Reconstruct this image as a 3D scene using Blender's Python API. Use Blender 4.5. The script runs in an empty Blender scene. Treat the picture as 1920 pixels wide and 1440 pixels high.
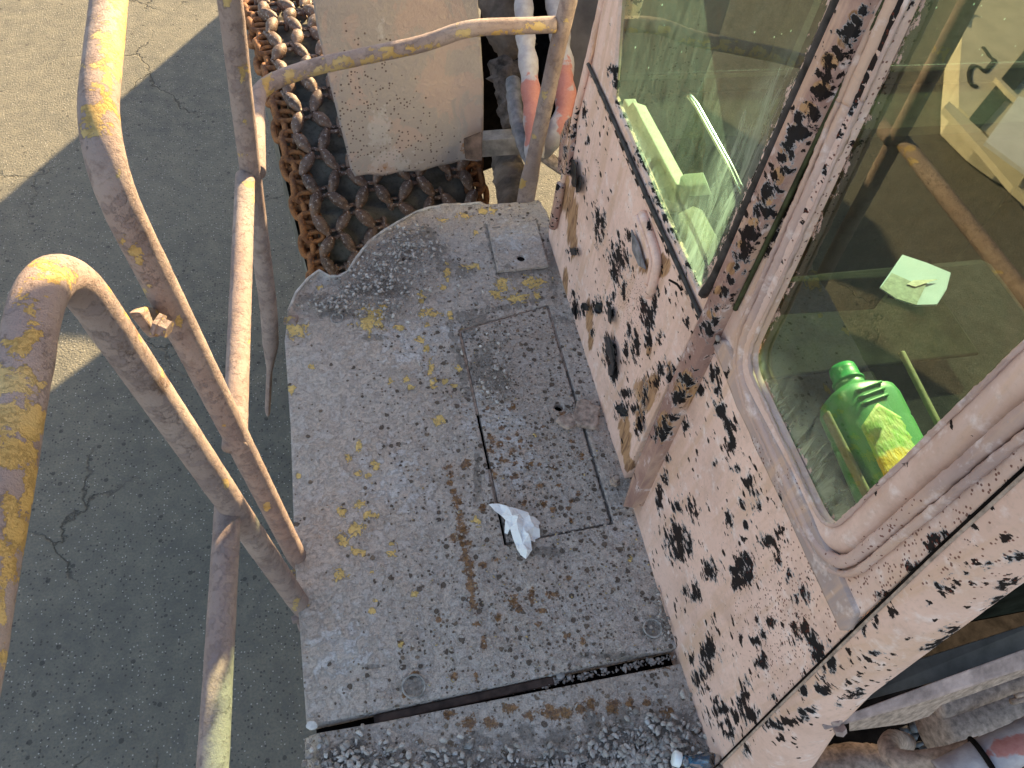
import bpy, math, random
import numpy as np
from mathutils import Vector, Matrix

# ------------------------------------------------------------------ camera, sky, sun, exposure
sc = bpy.context.scene
col = sc.collection
random.seed(7)
rng = np.random.default_rng(11)

FPX, PX, PY = 1420.0, 960.0, 720.0
CAM = np.array([0.0, 0.0, 1.65])          # the deck of the machine is z = 0, the pavement z = -1.9
GZ = -1.9
def _basis():
    a = np.array([445 - PX, -1406 - PY, FPX]); a /= np.linalg.norm(a)
    b = np.array([7650 - PX, -160 - PY, FPX]); b -= a * (a @ b); b /= np.linalg.norm(b)
    return np.array([b, a, np.cross(b, a)])
RW = _basis()
cd = bpy.data.cameras.new('camera'); cam = bpy.data.objects.new('camera', cd); col.objects.link(cam)
cd.sensor_width = 36; cd.lens = FPX / 1920 * 36; cd.clip_start = 0.02; cd.clip_end = 600
m3 = Matrix([[RW[i, 0], -RW[i, 1], -RW[i, 2]] for i in range(3)])
cam.matrix_world = Matrix.Translation(Vector(CAM)) @ m3.to_4x4()
sc.camera = cam

SUN_EL = math.radians(23)
SA = math.atan2(0.625, 0.78)              # azimuth of the sun from +Y towards +X
sund = np.array([math.sin(SA) * math.cos(SUN_EL), math.cos(SA) * math.cos(SUN_EL), math.sin(SUN_EL)])
w = bpy.data.worlds.new('World'); sc.world = w; w.use_nodes = True
nt = w.node_tree
sky = nt.nodes.new('ShaderNodeTexSky'); sky.sky_type = 'NISHITA'; sky.sun_disc = False
sky.sun_elevation = SUN_EL; sky.sun_rotation = SA
sky.air_density = 1.0; sky.dust_density = 1.2; sky.ozone_density = 1.0
tn = nt.nodes.new('ShaderNodeMix'); tn.data_type = 'RGBA'; tn.blend_type = 'MULTIPLY'; tn.inputs[0].default_value = 1; tn.inputs[7].default_value = (1.0, .90, .79, 1)
nt.links.new(sky.outputs[0], tn.inputs[6]); nt.links.new(tn.outputs[2], nt.nodes['Background'].inputs[0])
nt.nodes['Background'].inputs[1].default_value = 0.098
sl = bpy.data.lights.new('sun', 'SUN'); so = bpy.data.objects.new('sun', sl); col.objects.link(so)
sl.energy = 5.0; sl.angle = math.radians(0.5); sl.color = (1.0, 0.75, 0.40)
so.rotation_euler = Vector(-Vector(sund)).to_track_quat('-Z', 'Y').to_euler()
so.location = (6, 8, 6)
sc.view_settings.view_transform = 'Standard'; sc.view_settings.look = 'None'
sc.view_settings.gamma = 1; sc.view_settings.use_curve_mapping = False
sc.view_settings.exposure = 2.18
sc.cycles.transparent_max_bounces = 24
sc.cycles.max_bounces = 8

# ------------------------------------------------------------------ helpers: from picture pixels to true planes of the place
def ray(px, py): return RW @ np.array([(px - PX) / FPX, (py - PY) / FPX, 1.0])
def onz(px, py, z=0.0): d = ray(px, py); return CAM + d * (z - CAM[2]) / d[2]
def onx(px, py, x): d = ray(px, py); return CAM + d * (x - CAM[0]) / d[0]
def ony(px, py, y): d = ray(px, py); return CAM + d * (y - CAM[1]) / d[1]
def onpl(px, py, p0, n): d = ray(px, py); return CAM + d * ((np.array(p0) - CAM) @ n) / (d @ n)
def proj(P):
    c = (np.asarray(P, float) - CAM) @ RW
    zz = np.where(np.abs(c[..., 2]) < 1e-6, 1e-6, c[..., 2])
    return PX + FPX * c[..., 0] / zz, PY + FPX * c[..., 1] / zz
def refl(px, py, z):
    p = onz(px, py, z); return np.array([2 * .619 - p[0], p[1], z])

def vnoise(x, y, seed=0):
    xi = np.floor(x).astype(np.int64); yi = np.floor(y).astype(np.int64)
    fx = x - xi; fy = y - yi
    fx = fx * fx * (3 - 2 * fx); fy = fy * fy * (3 - 2 * fy)
    def h(a, b):
        n = (a * 374761393 + b * 668265263 + seed * 1442695041) & 0xffffffff
        n = ((n ^ (n >> 13)) * 1274126177) & 0xffffffff
        return ((n ^ (n >> 16)) & 0xffff) / 65535.0
    return (h(xi, yi) * (1 - fx) + h(xi + 1, yi) * fx) * (1 - fy) + (h(xi, yi + 1) * (1 - fx) + h(xi + 1, yi + 1) * fx) * fy
def fbm(x, y, seed=0, o=4):
    s = 0; a = .5
    for i in range(o):
        s = s + a * (vnoise(x * 2 ** i, y * 2 ** i, seed + i * 17) - .5); a *= .5
    return s

# ------------------------------------------------------------------ helpers: objects
def put(o, parent=None):
    col.objects.link(o)
    if parent is not None:
        o.parent = parent
        q = parent; M = Matrix.Identity(4); chain = []
        while q is not None: chain.append(q); q = q.parent
        for q in reversed(chain): M = M @ q.matrix_parent_inverse @ q.matrix_basis
        o.matrix_parent_inverse = M.inverted()
    return o
def mesh(name, V, F, mat, parent=None, smooth=True, attrs=None, mats=None):
    V = np.asarray(V, np.float32)
    me = bpy.data.meshes.new(name)
    if isinstance(F, np.ndarray) and F.ndim == 2:
        n, k = F.shape
        me.vertices.add(len(V)); me.vertices.foreach_set('co', V.ravel())
        me.loops.add(n * k); me.loops.foreach_set('vertex_index', F.astype(np.int32).ravel())
        me.polygons.add(n); me.polygons.foreach_set('loop_start', np.arange(n, dtype=np.int32) * k)
        me.polygons.foreach_set('loop_total', np.full(n, k, np.int32))
        me.update(calc_edges=True)
    else:
        me.from_pydata(V.tolist(), [], [list(map(int, f)) for f in F]); me.update()
    me.validate()
    if smooth: me.polygons.foreach_set('use_smooth', np.ones(len(me.polygons), bool))
    for k, a in (attrs or {}).items():
        at = me.attributes.new(k, 'FLOAT', 'POINT'); at.data.foreach_set('value', np.asarray(a, np.float32))
    me.materials.append(mat)
    return put(bpy.data.objects.new(name, me), parent)
def tag(o, label=None, cat=None, group=None, kind=None):
    if label: o['label'] = label
    if cat: o['category'] = cat
    if group: o['group'] = group
    if kind: o['kind'] = kind
    return o
def empty(name, loc, label, cat, group=None):
    o = bpy.data.objects.new(name, None); o.location = loc; o.empty_display_size = .1; col.objects.link(o)
    return tag(o, label, cat, group)

def segs(polys):
    A = []; B = []
    for p in polys:
        p = np.asarray(p, float); A.append(p); B.append(np.roll(p, -1, 0))
    return np.vstack(A), np.vstack(B)
def inside(P, polys):
    A, B = segs(polys); r = np.zeros(len(P), bool)
    for a, b in zip(A, B):
        if a[1] == b[1]: continue
        c = (a[1] > P[:, 1]) != (b[1] > P[:, 1])
        xx = (b[0] - a[0]) * (P[:, 1] - a[1]) / (b[1] - a[1]) + a[0]
        r ^= c & (P[:, 0] < xx)
    return r
def nearest(P, polys):
    A, B = segs(polys); best = np.full(len(P), 1e9); Q = P.copy()
    for a, b in zip(A, B):
        ab = b - a; L = ab @ ab
        if L < 1e-14: continue
        t = np.clip(((P - a) @ ab) / L, 0, 1); q = a + t[:, None] * ab
        d = np.linalg.norm(P - q, axis=1); m = d < best
        best[m] = d[m]; Q[m] = q[m]
    return best, Q
def sheet(name, outline, holes, res, fn, mat, parent=None, thick=.004, fields=None, disp=None, extra=None):
    """a plate cut to an outline (2D) with holes, mapped into space by fn(u, v, w); w runs along the outward normal"""
    polys = [outline] + list(holes)
    o = np.asarray(outline, float); lo = o.min(0) - res; hi = o.max(0) + res
    nu = int((hi[0] - lo[0]) / res) + 2; nv = int((hi[1] - lo[1]) / res) + 2
    U, Vv = np.meshgrid(lo[0] + np.arange(nu) * res, lo[1] + np.arange(nv) * res, indexing='ij')
    P = np.stack([U.ravel(), Vv.ravel()], 1)
    idx = np.arange(nu * nv).reshape(nu, nv)
    F = np.stack([idx[:-1, :-1], idx[1:, :-1], idx[1:, 1:], idx[:-1, 1:]], -1).reshape(-1, 4)
    c = P[F].mean(1); F = F[inside(c, polys)]
    d, Q = nearest(P, polys)
    # exact outline: every vertex on the border of the kept faces goes to the nearest outline point
    E = np.sort(np.vstack([F[:, [0, 1]], F[:, [1, 2]], F[:, [2, 3]], F[:, [3, 0]]]), 1)
    Eo = np.vstack([F[:, [0, 1]], F[:, [1, 2]], F[:, [2, 3]], F[:, [3, 0]]])
    key = E[:, 0] * (nu * nv) + E[:, 1]
    _, inv, cnt = np.unique(key, return_inverse=True, return_counts=True)
    be = Eo[cnt[inv] == 1]
    bv = np.unique(be)
    P[bv] = Q[bv]
    used = np.unique(F); rm = -np.ones(len(P), int); rm[used] = np.arange(len(used))
    P = P[used]; F = rm[F]; be = rm[be]; bv = rm[bv]
    w0 = disp(P[:, 0], P[:, 1]) if disp is not None else np.zeros(len(P))
    V3 = fn(P[:, 0], P[:, 1], w0)
    n0 = len(P)
    V2 = fn(P[bv, 0], P[bv, 1], w0[bv] - thick)
    m2 = -np.ones(n0, int); m2[bv] = n0 + np.arange(len(bv))
    Fs = np.stack([be[:, 1], be[:, 0], m2[be[:, 0]], m2[be[:, 1]]], 1)
    VV = np.vstack([V3, V2]); FF = np.vstack([F, Fs])
    c0 = np.array([[P[0, 0]], [P[0, 1]], [0.]]); e_ = 1e-3
    f0 = fn(c0[0], c0[1], c0[2])[0]; fu = fn(c0[0] + e_, c0[1], c0[2])[0] - f0; fv = fn(c0[0], c0[1] + e_, c0[2])[0] - f0; fw = fn(c0[0], c0[1], c0[2] + e_)[0] - f0
    if np.cross(fu, fv) @ fw < 0: FF = FF[:, ::-1].copy()
    at = {}
    u, v = proj(VV)
    for k, bl in (fields or {}).items(): at[k] = blobfield(u, v, bl)
    if extra:
        PP = np.vstack([P, P[bv]])
        for k, f in extra.items(): at[k] = f(PP[:, 0], PP[:, 1])
    return mesh(name, VV, FF, mat, parent, attrs=at)
MARK = 1.22
def blobfield(u, v, blobs):
    """soft marks where the paint of the real thing is worn: 1 in the middle of a mark, 0 at its rim, negative beyond"""
    r = np.full(len(u), -1.0)
    for b in blobs:
        x, y, rx, ry = b[:4]; a = math.radians(b[4]) if len(b) > 4 else 0
        dx = u - x; dy = v - y; c, s = math.cos(a), math.sin(a)
        e = np.hypot((dx * c + dy * s) / rx, (-dx * s + dy * c) / ry) / MARK
        r = np.maximum(r, 1 - e)
    return r
def line(x0, y0, x1, y1, n, r, j=4):
    return [(x0 + (x1 - x0) * t + random.uniform(-j, j), y0 + (y1 - y0) * t + random.uniform(-j, j), r * random.uniform(.7, 1.4), r * random.uniform(.7, 1.4)) for t in np.linspace(0, 1, n)]

def fillet(pts, r, n=8):
    pts = [np.array(p, float) for p in pts]; out = [pts[0]]
    for i in range(1, len(pts) - 1):
        a, b, c = pts[i - 1], pts[i], pts[i + 1]
        rr = r[i] if isinstance(r, dict) and i in r else (0 if isinstance(r, dict) else r)
        u = (a - b); lu = np.linalg.norm(u); u /= lu; v = (c - b); lv = np.linalg.norm(v); v /= lv
        t = min(rr, lu * .48, lv * .48)
        if t <= 0: out.append(b); continue
        p0, p1 = b + u * t, b + v * t
        for k in range(n + 1):
            s = k / n; out.append((1 - s) ** 2 * p0 + 2 * s * (1 - s) * b + s * s * p1)
    out.append(pts[-1]); return np.array(out)
def resample(P, step):
    L = np.r_[0, np.cumsum(np.linalg.norm(np.diff(P, axis=0), axis=1))]
    n = max(2, int(L[-1] / step) + 1); s = np.linspace(0, L[-1], n)
    return np.stack([np.interp(s, L, P[:, k]) for k in range(3)], 1)
def tube(name, P, r, mat, parent=None, seg=20, step=.02, rough=.0, rfn=None, closed=False, squash=None, fields=None, caps=True):
    P = np.array(P, float)
    if step: P = resample(P, step)
    n = len(P); T = np.gradient(P, axis=0)
    if closed: T = np.roll(P, -1, 0) - np.roll(P, 1, 0)
    T /= np.linalg.norm(T, axis=1)[:, None] + 1e-12
    N = np.cross(T[0], [0, 0, 1.]);
    if np.linalg.norm(N) < .1: N = np.cross(T[0], [1., 0, 0])
    N /= np.linalg.norm(N); V = []
    s = 0
    for i in range(n):
        N = N - T[i] * (N @ T[i]); N /= np.linalg.norm(N); B = np.cross(T[i], N)
        a = np.arange(seg) * 2 * np.pi / seg
        if i: s += np.linalg.norm(P[i] - P[i - 1])
        rr = (rfn(s, i / (n - 1)) if rfn else r) * np.ones(seg)
        if rough: rr = rr + rough * (2 * fbm(np.full(seg, s / .03), a / .6 + 20, 5, 3) + .8 * (vnoise(np.full(seg, s / .005), a * 4, 9) - .5))
        k1, k2 = squash(i / (n - 1)) if squash else (1, 1)
        V.append(P[i] + (np.cos(a) * rr * k1)[:, None] * N + (np.sin(a) * rr * k2)[:, None] * B)
    V = np.vstack(V); F = []
    m = n if closed else n - 1
    ii = np.arange(m)[:, None]; jj = np.arange(seg)[None]
    i2 = (ii + 1) % n; j2 = (jj + 1) % seg
    F = np.stack([ii * seg + jj, ii * seg + j2, i2 * seg + j2, i2 * seg + jj], -1).reshape(-1, 4)
    if not closed and caps:
        V = np.vstack([V, P[0], P[-1]]); c0, c1 = n * seg, n * seg + 1
        F = [list(f) for f in F] + [[c0, (j + 1) % seg, j] for j in range(seg)] + [[c1, (n - 1) * seg + j, (n - 1) * seg + (j + 1) % seg] for j in range(seg)]
    at = {}
    if fields:
        u, v = proj(V)
        for k, bl in fields.items(): at[k] = blobfield(u, v, bl)
    return mesh(name, V, F, mat, parent, attrs=at)
def frame_of(ax):
    ax = np.array(ax, float); ax /= np.linalg.norm(ax)
    h = np.array([0, 0, 1.]) if abs(ax[2]) < .9 else np.array([1., 0, 0])
    n = np.cross(ax, h); n /= np.linalg.norm(n); return ax, n, np.cross(ax, n)
def lathe_vf(prof, p0, ax, seg=24):
    """prof: list of (distance along the axis, radius)"""
    ax, n, b = frame_of(ax); p0 = np.array(p0, float); V = []; F = []
    for d, r in prof:
        for k in range(seg):
            a = 2 * np.pi * k / seg; V.append(p0 + ax * d + r * (math.cos(a) * n + math.sin(a) * b))
    for i in range(len(prof) - 1):
        for k in range(seg):
            F.append([i * seg + k, i * seg + (k + 1) % seg, (i + 1) * seg + (k + 1) % seg, (i + 1) * seg + k])
    F.append([k for k in range(seg)][::-1]); F.append([(len(prof) - 1) * seg + k for k in range(seg)])
    return V, F
def lathe(name, prof, p0, ax, mat, parent=None, seg=24, smooth=True):
    V, F = lathe_vf(prof, p0, ax, seg); return mesh(name, V, F, mat, parent, smooth=smooth)
def slab_vf(bottom, top):
    n = len(bottom); V = list(bottom) + list(top)
    F = [list(range(n))[::-1], list(range(n, 2 * n))] + [[i, (i + 1) % n, n + (i + 1) % n, n + i] for i in range(n)]
    return V, F
def bevel(o, wd=.004, seg=2):
    md = o.modifiers.new('bevel', 'BEVEL'); md.width = wd; md.segments = seg; md.limit_method = 'ANGLE'; md.angle_limit = .6
    for p in o.data.polygons: p.use_smooth = False
    return o
def slab(name, poly, off, mat, parent=None, bev=.003):
    """a polygon in space given thickness along the vector off"""
    b = [np.array(p, float) for p in poly]; t = [p + np.array(off) for p in b]
    V, F = slab_vf(b, t)
    o = mesh(name, V, F, mat, parent, smooth=False)
    return bevel(o, bev) if bev else o
def box(name, lo, hi, mat, parent=None, bev=.004):
    x0, y0, z0 = lo; x1, y1, z1 = hi
    return slab(name, [(x0, y0, z0), (x1, y0, z0), (x1, y1, z0), (x0, y1, z0)], (0, 0, z1 - z0), mat, parent, bev)
def beam(name, a, b, wd, ht, mat, parent=None, up=(0, 0, 1), bev=.003):
    a = np.array(a, float); b = np.array(b, float); ax = (b - a) / np.linalg.norm(b - a)
    s = np.cross(ax, up); s /= np.linalg.norm(s); u = np.cross(s, ax)
    p = [a + s * wd / 2 - u * ht / 2, a - s * wd / 2 - u * ht / 2, a - s * wd / 2 + u * ht / 2, a + s * wd / 2 + u * ht / 2]
    return slab(name, p, b - a, mat, parent, bev)

# ------------------------------------------------------------------ materials
class Mat:
    def __init__(s, name):
        s.m = bpy.data.materials.new(name); s.m.use_nodes = True; s.t = s.m.node_tree
        s.b = s.t.nodes['Principled BSDF']; s.out = s.t.nodes['Material Output']
        s.co = s.t.nodes.new('ShaderNodeTexCoord').outputs['Object']
    def n(s, ty, **kw):
        o = s.t.nodes.new(ty)
        for k, v in kw.items(): setattr(o, k, v)
        return o
    def set(s, sock, v):
        if isinstance(v, bpy.types.NodeSocket): s.t.links.new(v, sock)
        elif isinstance(v, (tuple, list)): sock.default_value = tuple(v) + ((1,) if len(v) == 3 and len(sock.default_value) == 4 else ())
        else: sock.default_value = v
    def map(s, scale=(1, 1, 1), rot=(0, 0, 0), co=None):
        o = s.n('ShaderNodeMapping'); s.set(o.inputs[0], co or s.co); o.inputs['Scale'].default_value = scale; o.inputs['Rotation'].default_value = rot
        return o.outputs[0]
    def noise(s, scale, det=6, rough=.55, dist=0, co=None, outp=0):
        o = s.n('ShaderNodeTexNoise'); s.set(o.inputs['Vector'], co or s.co)
        o.inputs['Scale'].default_value = scale; o.inputs['Detail'].default_value = det; o.inputs['Roughness'].default_value = rough; o.inputs['Distortion'].default_value = dist
        return o.outputs[outp]
    def vor(s, scale, feat='F1', rand=1, co=None, outp='Distance'):
        o = s.n('ShaderNodeTexVoronoi', feature=feat); s.set(o.inputs['Vector'], co or s.co)
        o.inputs['Scale'].default_value = scale; o.inputs['Randomness'].default_value = rand
        return o.outputs[outp]
    def ramp(s, f, *st, smooth=False):
        o = s.n('ShaderNodeValToRGB'); s.set(o.inputs[0], f)
        if smooth: o.color_ramp.interpolation = 'EASE'
        e = o.color_ramp.elements
        while len(e) < len(st): e.new(.5)
        for k, (p, c) in enumerate(st):
            e[k].position = p; e[k].color = (c, c, c, 1) if isinstance(c, (int, float)) else tuple(c) + (1,)
        return o.outputs[0]
    def step(s, f, a, b): # 0 below a, 1 above b
        o = s.n('ShaderNodeMapRange'); s.set(o.inputs[0], f); o.inputs[1].default_value = a; o.inputs[2].default_value = b
        return o.outputs[0]
    def math(s, op, a, b=0.0, c=None):
        o = s.n('ShaderNodeMath', operation=op); s.set(o.inputs[0], a); s.set(o.inputs[1], b)
        if c is not None: s.set(o.inputs[2], c)
        return o.outputs[0]
    def mix(s, f, a, b, mode='MIX'):
        o = s.n('ShaderNodeMix', data_type='RGBA', blend_type=mode); s.set(o.inputs[0], f); s.set(o.inputs[6], a); s.set(o.inputs[7], b)
        return o.outputs[2]
    def attr(s, name):
        o = s.n('ShaderNodeAttribute', attribute_name=name); return o.outputs['Fac']
    def bump(s, h, strength=.5, dist=.002, prev=None):
        o = s.n('ShaderNodeBump'); s.set(o.inputs['Height'], h); o.inputs['Strength'].default_value = strength; o.inputs['Distance'].default_value = dist
        if prev is not None: s.set(o.inputs['Normal'], prev)
        return o.outputs[0]
    def done(s, colr, rough=.8, nrm=None, metal=0, spec=.3):
        s.set(s.b.inputs['Base Color'], colr); s.set(s.b.inputs['Roughness'], rough); s.set(s.b.inputs['Metallic'], metal)
        s.set(s.b.inputs['Specular IOR Level'], spec)
        if nrm is not None: s.set(s.b.inputs['Normal'], nrm)
        return s.m

def mat_plain(name, c, rough=.7, var=.25, scale=30, bumpd=.001, metal=0, spec=.3, c2=None):
    s = Mat(name)
    n1 = s.noise(scale, 8, .6); n2 = s.noise(scale * 8, 4, .6)
    c2 = c2 or tuple(max(0, x * (1 - var * 2)) for x in c)
    k = s.mix(s.step(n1, .35, .65), c2, tuple(min(1, x * (1 + var * .4)) for x in c))
    h = s.math('ADD', n1, s.math('MULTIPLY', n2, .35))
    return s.done(k, rough, s.bump(h, .6, bumpd * 2), metal, spec)

# pavement: old asphalt, full of fines and small pale and dark aggregate, a few cracks
def mat_asphalt():
    s = Mat('asphalt')
    big = s.noise(.9, 5, .6); mid = s.noise(9, 6, .65); fine = s.noise(90, 5, .7)
    base = s.mix(s.step(big, .3, .7), (.092, .092, .084), (.155, .146, .122))
    base = s.mix(s.step(mid, .35, .75), base, (.20, .184, .148))
    base = s.mix(s.math('MULTIPLY', s.step(fine, .45, .62), .55), base, (.10, .098, .092))
    v1 = s.n('ShaderNodeTexVoronoi'); s.set(v1.inputs['Vector'], s.co); v1.inputs['Scale'].default_value = 75
    sep = s.n('ShaderNodeSeparateColor'); s.set(sep.inputs[0], v1.outputs['Color'])
    pale = s.math('MULTIPLY', s.math('LESS_THAN', v1.outputs['Distance'], .24), s.math('GREATER_THAN', sep.outputs[0], .78))
    dark = s.math('MULTIPLY', s.math('LESS_THAN', v1.outputs['Distance'], .36), s.math('LESS_THAN', sep.outputs[0], .16))
    base = s.mix(s.math('MULTIPLY', pale, .75), base, (.42, .40, .36)); base = s.mix(s.math('MULTIPLY', dark, .75), base, (.05, .048, .046))
    v2 = s.n('ShaderNodeTexVoronoi'); s.set(v2.inputs['Vector'], s.co); v2.inputs['Scale'].default_value = 16
    sp2 = s.n('ShaderNodeSeparateColor'); s.set(sp2.inputs[0], v2.outputs['Color'])
    pit = s.math('MULTIPLY', s.math('LESS_THAN', s.math('ADD', v2.outputs['Distance'], s.math('MULTIPLY', fine, .25)), .3), s.math('LESS_THAN', sp2.outputs[1], .22))
    base = s.mix(s.math('MULTIPLY', pit, .7), base, (.045, .044, .043))
    wob = s.n('ShaderNodeVectorMath', operation='ADD'); s.set(wob.inputs[0], s.co)
    sc_ = s.n('ShaderNodeVectorMath', operation='SCALE'); s.set(sc_.inputs[0], s.noise(2.2, 6, .6, outp=1)); sc_.inputs['Scale'].default_value = .55
    s.set(wob.inputs[1], sc_.outputs[0])
    cr = s.vor(.75, 'DISTANCE_TO_EDGE', co=wob.outputs[0])
    crk = s.math('MULTIPLY', s.ramp(cr, (0, 1), (.0025, .8), (.006, 0)), s.step(s.noise(1.1, 3), .50, .60))
    base = s.mix(s.math('MULTIPLY', crk, .8), base, (.035, .034, .032))
    st = s.step(s.noise(3.2, 5, .7, 1.0), .60, .72)
    base = s.mix(s.math('MULTIPLY', st, .45), base, (.09, .09, .088))
    h = s.math('ADD', s.math('MULTIPLY', fine, 1.0), s.math('MULTIPLY', v1.outputs['Distance'], -.7))
    h = s.math('SUBTRACT', h, s.math('MULTIPLY', crk, 2.0)); h = s.math('SUBTRACT', h, pit)
    return s.done(base, .88, s.bump(h, .85, .005), spec=.25)

# a deck plate: steel under a crust of dust, pits, rust and what is left of yellow paint
def mat_deck(name, pitgate=1.0, warm=0.0):
    s = Mat(name)
    A = s.attr
    n0 = s.noise(5, 6, .6); n1 = s.noise(34, 12, .74, .15); n2 = s.noise(110, 8, .72); n3 = s.noise(330, 5, .7)
    lav = (.72, .635, .585); gry = (.57, .487, .43)
    base = s.mix(s.step(n0, .34, .66), gry, lav)
    base = s.mix(s.math('MULTIPLY', s.step(s.math('ADD', n0, s.math('MULTIPLY', s.math('SUBTRACT', n2, .5), .5)), .40, .60), .7), base, (.47, .365, .295))
    crust = s.step(n1, .485, .53)                       # ragged plates of caked dust
    base = s.mix(s.math('MULTIPLY', crust, .32), base, (.58, .55, .545))
    base = s.mix(s.math('MULTIPLY', s.step(s.math('ADD', n1, s.math('MULTIPLY', A('white'), .22)), .60, .72), .6), base, (.72, .70, .71))
    base = s.mix(s.math('MULTIPLY', s.step(n2, .54, .64), .45), base, (.24, .21, .19))
    base = s.mix(s.math('MULTIPLY', s.step(n3, .5, .62), .32), base, (.20, .175, .155))
    base = s.mix(s.math('MULTIPLY', s.step(n3, .45, .33), .18), base, (.70, .67, .65))
    # pits: round chips down to dark brown metal
    def pits(scale, rad, gate):
        wob = s.n('ShaderNodeVectorMath', operation='ADD'); s.set(wob.inputs[0], s.co)
        k = s.n('ShaderNodeVectorMath', operation='SCALE'); s.set(k.inputs[0], s.noise(120, 3, .6, outp=1)); k.inputs['Scale'].default_value = .0075
        s.set(wob.inputs[1], k.outputs[0])
        v = s.n('ShaderNodeTexVoronoi'); s.set(v.inputs['Vector'], wob.outputs[0]); v.inputs['Scale'].default_value = scale
        q = s.n('ShaderNodeSeparateColor'); s.set(q.inputs[0], v.outputs['Color'])
        rr = s.math('MULTIPLY', q.outputs[1], rad)
        dd = s.math('SUBTRACT', rr, v.outputs['Distance'])
        on = s.math('LESS_THAN', q.outputs[0], s.math('MULTIPLY', A('pit'), gate))
        return s.math('MULTIPLY', s.step(dd, 0, .03), on), s.math('MULTIPLY', s.step(dd, -.09, -.02), on), q.outputs[2]
    p1, r1, c1 = pits(56, .40, .95 * pitgate); p2, r2, c2 = pits(118, .42, .75 * pitgate)
    ring = s.math('MAXIMUM', r1, r2); pit = s.math('MAXIMUM', p1, p2)
    base = s.mix(s.math('MULTIPLY', ring, .45), base, (.55, .52, .49))
    pc = s.mix(s.step(c1, .3, .8), (.12, .085, .062), (.26, .185, .125))
    base = s.mix(s.math('MULTIPLY', pit, .9), base, pc)
    # dark, damp dirt
    dirt = s.step(s.math('ADD', A('dirt'), s.math('MULTIPLY', s.math('SUBTRACT', s.noise(45, 8, .7), .5), 2.6)), .25, .5)
    base = s.mix(s.math('MULTIPLY', dirt, .6), base, s.mix(s.step(n2, .4, .6), (.13, .115, .10), (.25, .225, .20)))
    # rust
    rn = s.noise(75, 8, .75)
    rust = s.step(s.math('ADD', A('rust'), s.math('MULTIPLY', s.math('SUBTRACT', rn, .5), 3.4)), .28, .5)
    base = s.mix(s.math('MULTIPLY', rust, .85), base, s.mix(s.step(n2, .42, .6), (.13, .06, .03), (.38, .19, .06)))
    # yellow paint
    yn = s.noise(48, 9, .68, .8)
    ysum = s.math('ADD', A('yel'), s.math('MULTIPLY', s.math('SUBTRACT', yn, .5), 4.2))
    yel = s.step(ysum, .34, .40)
    yedge = s.math('MULTIPLY', s.step(ysum, .18, .32), s.math('SUBTRACT', 1, yel))
    yel = s.math('MULTIPLY', yel, s.math('SUBTRACT', 1, s.math('MULTIPLY', s.step(n2, .56, .6), .9)))
    base = s.mix(s.math('MULTIPLY', yedge, .5), base, (.12, .10, .085))
    base = s.mix(s.math('MULTIPLY', yel, .92), base, s.mix(n1, (.86, .56, .16), (.95, .70, .28)))
    h = s.math('ADD', s.math('MULTIPLY', crust, .22), s.math('MULTIPLY', n2, 1.0)); h = s.math('ADD', h, s.math('MULTIPLY', n1, 1.0))
    h = s.math('ADD', h, s.math('MULTIPLY', n3, .40)); h = s.math('ADD', h, s.math('MULTIPLY', ring, .35))
    h = s.math('SUBTRACT', h, s.math('MULTIPLY', pit, .7)); h = s.math('SUBTRACT', h, s.math('MULTIPLY', yel, .5)); h = s.math('SUBTRACT', h, s.math('MULTIPLY', dirt, .3))
    return s.done(base, .86, s.bump(h, 1.0, .0065), spec=.25)

# tubes of the rail: caked mauve dust over yellow paint
def mat_rail():
    s = Mat('dusty_rail_paint')
    n0 = s.noise(6, 5, .6); n1 = s.noise(38, 9, .70, .1); n2 = s.noise(140, 6, .65); n3 = s.noise(600, 3, .6)
    base = s.mix(s.step(n0, .35, .65), (.27, .20, .182), (.35, .275, .25))
    base = s.mix(s.math('MULTIPLY', s.step(n1, .50, .58), .6), base, (.225, .175, .175))
    base = s.mix(s.math('MULTIPLY', s.step(s.noise(18, 10, .76, 0), .54, .64), .55), base, (.17, .115, .10))
    base = s.mix(s.math('MULTIPLY', s.step(n2, .55, .7), .6), base, (.19, .13, .105))
    ys = s.math('ADD', s.attr('yel'), s.math('MULTIPLY', s.math('SUBTRACT', n1, .5), 6.0))
    yel = s.step(ys, .36, .41)
    base = s.mix(s.math('MULTIPLY', yel, .93), base, s.mix(s.step(n0, .4, .6), (.46, .29, .09), (.54, .41, .20)))
    rust = s.step(s.math('ADD', s.noise(33, 8, .7), s.math('MULTIPLY', s.attr('dirt'), .22)), .68, .74)
    base = s.mix(s.math('MULTIPLY', rust, .65), base, (.13, .075, .05))
    h = s.math('ADD', s.math('MULTIPLY', n2, 1.0), s.math('MULTIPLY', n3, .6)); h = s.math('SUBTRACT', h, s.math('MULTIPLY', yel, .7))
    h = s.math('ADD', h, s.math('MULTIPLY', s.step(n1, .52, .55), .5))
    return s.done(base, .85, s.bump(h, .8, .0026), spec=.25)

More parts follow.
